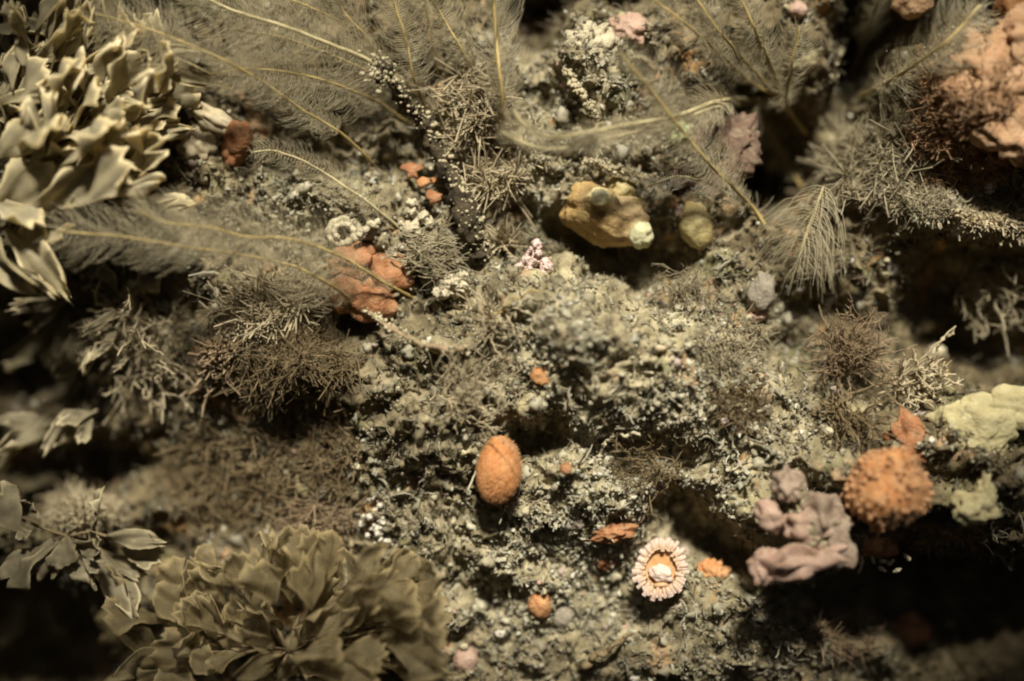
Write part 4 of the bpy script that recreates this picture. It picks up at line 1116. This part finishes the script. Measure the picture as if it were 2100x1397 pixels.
# coiled white worm tube
def coil(px, py):
    t = np.linspace(0, 1, 90)
    a = t * 2 * math.pi * 1.7
    q = .34 - .20 * t
    P = np.stack([q * np.cos(a), -.05 - .18 * t, q * np.sin(a) * .85], 1)
    V, F = tubes(P[None], (.085 - .03 * t)[None] * (1 + .16 * np.sin(t * 95))[None], 10)
    o = link("coiled_tube", np_mesh("coiled_tube", V, F, M['cream']))
    o.location = on_rock(px, py, .2)
    return tag(o, "coiled ribbed whitish worm tube, above the orange sponge in the left half", "tube")
coil(705, 478)
stalk("worm_tube", "short ribbed pale tube lying just right of the coiled one", "tube", [(730, 490, .25), (750, 470, .3), (775, 455, .25)], .06, .07, 'cream', 'cream', 0, .02, 61, part="tube")
PEB = [(1026, 1300, .10, 'white', "round bright white pebble in dark grit at the bottom, below the orange ball"),
       (1005, 1275, .08, 'white', "smaller white pebble just above left of the bright round one at the bottom"),
       (1826, 548, .16, 'white', "bluish white pebble above the dark hollow at the right"),
       (1920, 722, .20, 'cream', "pale cream pebble at the rim of the right hollow"),
       (1898, 668, .17, 'cream', "blurred cream knob above the pale pebble at the right hollow"),
       (1380, 508, .08, 'white', "tiny bright white grain right below the sea squirt's lower siphon"),
       (1388, 1040, .12, 'cream', "cream knob on the upper lip of the hollow above the cup coral"),
       (855, 612, .05, 'white', "tiny white grain right of the orange sponge's lower lobe"),
       (822, 508, .07, 'white', "small white grain at the left tip of the grey fan tuft"),
       (980, 467, .07, 'white', "tiny white bead on the lower dark stalk"),
       (1648, 424, .08, 'white', "slim white chip beside the shuttlecock plume"),
       (1518, 163, .07, 'pink', "tiny pinkish white chip between fan stems at the upper right"),
       (1635, 20, .2, 'pink', "pale pink chip at the top edge right of the fan stems"),
       (1300, 1390, .12, 'white', "white lump cut by the bottom edge, right of the splinter"),
       (1095, 830, .07, 'white', "slender white grain below the mealy mound in the middle"),
       (726, 958, .07, 'cream', "small cream grain at the left border of the lit grit"),
       (390, 1193, .06, 'white', "small white bead on the left rim of the olive rosette"),
       (1700, 885, .09, 'cream', "cream pebble under the brown anemone, left of the orange sponge"),
       (1640, 975, .12, 'pink', "pinkish white knob above the folded pink sponge"),
       (1020, 145, .10, 'cream', "pale chip beside the black hole at upper centre")]
for i, (px, py, s, m, lab) in enumerate(PEB):
    rr = random.Random(i)
    blob("pebble", lab, "pebble", px, py, (s * rr.uniform(.9, 1.3), s, s * rr.uniform(.7, 1.0)), M[m], lift=s * .7 + .06, rot=rr.uniform(-50, 50), amp=.25, amp2=.06, sub=3, seed=i + 70, group="pale pebbles and grains")
blob("green_speck", "pale green fluffy speck caught where the plume crosses the yellow stems", "alga", 1392, 272, (.20, .15, .20), M['green'], lift=1.6, amp=.6, freq=3, amp2=.3, freq2=9, seed=81)

# ------------------------------------------------------------------ tufts
T = tuft
T("brown_anemone", "brown feathery anemone with a fan of branched arms, right of centre", "anemone", 1735, 755, 1.0, 'peach_tuft', n=110, up=(0.05, -.5, 1), spread=.5, thick=.017, lift=.3, seed=1, fork=2, foot=.10)
T("brown_tuft", "brown curly tuft hanging under the feathery brown anemone", "tuft", 1720, 840, .8, 'brown_tuft', n=60, up=(.2, -.8, -.4), spread=.7, thick=.022, lift=.2, seed=2)
mat_tuft("pale_tuft", "pale woolly head on the mound at the left, under the long plumes", "tuft", 545, 628, 110, 52, 480, .15, "pale_tuft", curl=1.6, thick=.017, seed=3, lift=.15, bead=.9, rot=-8)
mat_tuft("brown_tuft", "thick brown mossy cushion on the left mound, under the pale woolly head", "tuft", 590, 755, 140, 95, 760, .13, "brown_tuft", curl=1.5, thick=.0105, seed=4, lift=.2, bead=.4, per=8)
mat_tuft("pale_tuft", "peach tinged woolly strip down the left flank of the brown cushion", "tuft", 452, 745, 40, 70, 110, .22, "peach_tuft", thick=.024, seed=5, lift=.3, bead=.8, rot=20)
T("forked_tuft", "olive bush of stiff forked twigs hanging left of the mossy mound", "tuft", 310, 700, 1.0, 'pale_tuft', n=70, up=(-.1, -.6, -.6), spread=.8, thick=.021, lift=.4, seed=6, fork=2, foot=.35, bead=.4)
T("forked_tuft", "second olive bush of forked twigs, just under the faint fronds", "tuft", 250, 640, .9, 'pale_tuft', n=50, up=(-.1, -.7, .0), spread=.9, thick=.022, lift=.3, seed=7, fork=2, foot=.4, bead=.4)
T("grey_fan", "grey brush of parallel twigs pointing right, at the foot of the dark stalk", "tuft", 850, 520, .9, 'grey_tuft', n=90, up=(1, -.35, .05), spread=.28, thick=.013, lift=.35, seed=8, fork=1, foot=.22)
T("pale_tuft", "pale star shaped tuft of blunt fingers, right of the dark stalk's foot", "tuft", 1035, 500, .5, 'pale_tuft', n=70, up=(.2, -.9, .3), spread=.8, thick=.026, lift=.15, seed=9, fork=0, foot=.15)
T("pink_tuft", "pinkish grey feathery tuft lying above the egg sponge to its left", "tuft", 930, 812, .75, 'pale_tuft', n=70, up=(.7, -.5, .45), spread=.5, thick=.014, lift=.1, seed=10, fork=2, foot=.35)
T("pink_tuft", "star like feathery tuft in front of the black slot in the middle", "tuft", 1000, 770, .6, 'grey_tuft', n=50, up=(.4, -.7, .6), spread=.7, thick=.014, lift=.1, seed=11, fork=2, foot=.25)
T("grey_tuft", "spiky grey tuft between the barnacle ball and the mealy mound", "tuft", 1010, 655, .5, 'pale_tuft', n=60, up=(.1, -.8, .3), spread=1, thick=.017, lift=.2, seed=12, fork=1, foot=.3)
mat_tuft("brown_tuft", "dull brown turf clump at the left border of the lit grit", "tuft", 680, 930, 70, 90, 230, .26, "brown_tuft", thick=.013, seed=13, lift=.05)
mat_tuft("brown_tuft", "dim brown turf deep in the left shade, above the olive rosette", "tuft", 470, 975, 150, 110, 420, .30, "brown_tuft", thick=.014, seed=14)
mat_tuft("pink_tuft", "soft pinkish brown turf just above the olive rosette", "tuft", 650, 1070, 70, 55, 180, .28, "peach_tuft", thick=.013, seed=15, lift=.1, lean=(-.6, -.7, .2))
mat_tuft("pale_tuft", "fuzzy pale knob above the toothed fronds at the lower left", "tuft", 170, 1050, 80, 55, 260, .22, "pale_tuft", thick=.017, seed=16, lift=1.3, bead=.7)
mat_tuft("peach_tuft", "peach curly tuft below the peach cushion, upper right", "tuft", 1985, 310, 130, 85, 900, .06, "salmon_tuft", thick=.012, seed=17, lift=.15, curl=1.6, bead=.8)
mat_tuft("peach_tuft", "peach frizz covering the peach cushion in the upper right corner", "tuft", 2010, 180, 130, 145, 1100, .07, "salmon_tuft", thick=.011, seed=18, lift=.45, curl=1.5, lean=(-.3, -.6, .3), bead=.8, spread=1.2, per=6)
mat_tuft("grey_tuft", "hazy grey tuft on the ridge at the right, left part", "tuft", 1880, 420, 80, 38, 340, .06, "grey_tuft", curl=1.5, thick=.010, seed=19, lift=.1, lean=(.1, -.7, .4))
mat_tuft("pale_tuft", "pale crumbly tuft on the ridge at the right edge", "tuft", 2020, 462, 100, 34, 480, .055, "pale_tuft", curl=1.6, thick=.020, seed=20, lift=.15, bead=1.0, rot=6)
T("grey_tuft", "curly grey tuft below the ridge at the right edge", "tuft", 2040, 580, .8, 'grey_tuft', n=70, up=(.1, -.7, -.4), spread=.8, thick=.024, lift=.4, seed=21, foot=.5)
T("grey_tuft", "grey filmy tuft right of the mealy mound", "tuft", 1405, 590, .6, 'grey_tuft', n=120, up=(.1, -.7, -.3), spread=.6, thick=.009, lift=.3, seed=22, foot=.35)
mat_tuft("grey_tuft", "fine fuzzy grey turf left of the brown anemone", "tuft", 1500, 720, 90, 60, 240, .20, "grey_tuft", thick=.011, seed=23, lift=.05)
mat_tuft("brown_tuft", "olive brown fluff in a shallow dip below the grey turf, right of centre", "tuft", 1510, 830, 65, 50, 150, .24, "brown_tuft", thick=.010, seed=24)
T("brown_tuft", "brown frayed tuft below the hole right of the orange nub", "tuft", 1330, 960, .7, 'brown_tuft', n=70, up=(-.6, -.7, .1), spread=.6, thick=.014, lift=.1, seed=25, foot=.4)
mat_tuft("peach_tuft", "dim peach tuft on the bottom right slope", "tuft", 1730, 1300, 80, 45, 190, .22, "peach_tuft", thick=.013, seed=26)
T("brown_tuft", "brown bush of leafy twigs right of the dark pebble hollow", "tuft", 1870, 800, .7, 'pale_tuft', n=45, up=(.5, -.7, .2), spread=.8, thick=.028, lift=.2, seed=27, foot=.4)
mat_tuft("curly_tuft", "pale curly tangle above and right of the dark cleft", "tuft", 1790, 340, 110, 75, 300, .17, "grey_tuft", thick=.013, seed=28, curl=2.0, per=6, bead=1.0)
mat_tuft("curly_tuft", "pale tangle of crusted twigs right of the dark stalk", "tuft", 965, 235, 60, 95, 330, .13, "pale_tuft", thick=.015, seed=29, bead=1.5, curl=2.0, per=6)
mat_tuft("curly_tuft", "pale tangle round a small black hole, under the tall straight plume", "tuft", 1015, 350, 60, 60, 240, .13, "pale_tuft", thick=.016, seed=30, bead=1.5, curl=2.0, per=6)

# ------------------------------------------------------------------ silt gathered round the foot of every growth
def collars():
    r = np.random.default_rng(77)
    pts = []
    for px, py, rx, rz in COLLAR + [(1240, 400, .9, .45), (1355, 1167, .55, .62), (930, 590, .3, .3), (1098, 545, .3, .35)]:
        for _ in range(int(16 + 42 * (rx + rz))):
            a = r.random() * 2 * math.pi; q = .86 + abs(r.normal()) * .22
            x, y = px + 100 * rx * q * math.cos(a), py + 100 * rz * q * math.sin(a)
            pts.append(on_rock(x, y, .02 + .12 * r.random())[:])
    P = np.array(pts); n = len(P)
    bV, bF = ICO[1]
    S = (.018 + .045 * r.random(n) ** 2)[:, None] * (.55 + .9 * r.random((n, 3)))
    V = np.einsum('nij,nj,nvj->nvi', random_rot(n), S, bV[None] * (1 + .32 * r.normal(size=(n, len(bV), 1))).clip(.45, 1.7)) + P[:, None, :]
    F = bF[None] + (np.arange(n) * len(bV))[:, None, None]
    c = np.array([[.40, .35, .22]]) * (.45 + .8 * r.random((n, 1)))
    link("silt", np_mesh("silt_collar", V.reshape(-1, 3), F.reshape(-1, 3), M['silt'], tint=np.repeat(c, len(bV), axis=0), smooth_shade=False), kind="stuff")
collars()

# ------------------------------------------------------------------ specks drifting in the water in front of the face
def drifting(n):
    r = np.random.default_rng(88)
    P = np.stack([r.uniform(-11, 11, n), -r.uniform(1.5, 7, n), r.uniform(-7.5, 7.5, n)], 1)
    bV, bF = ICO[1]
    S = (.006 + .012 * r.random((n, 1)) ** 2) * (.6 + .8 * r.random((n, 3)))
    V = np.einsum('nij,nj,vj->nvi', random_rot(n), S, bV) + P[:, None, :]
    F = bF[None] + (np.arange(n) * len(bV))[:, None, None]
    link("drifting_specks", np_mesh("drifting_specks", V.reshape(-1, 3), F.reshape(-1, 3), M['white']), kind="stuff")
drifting(110)
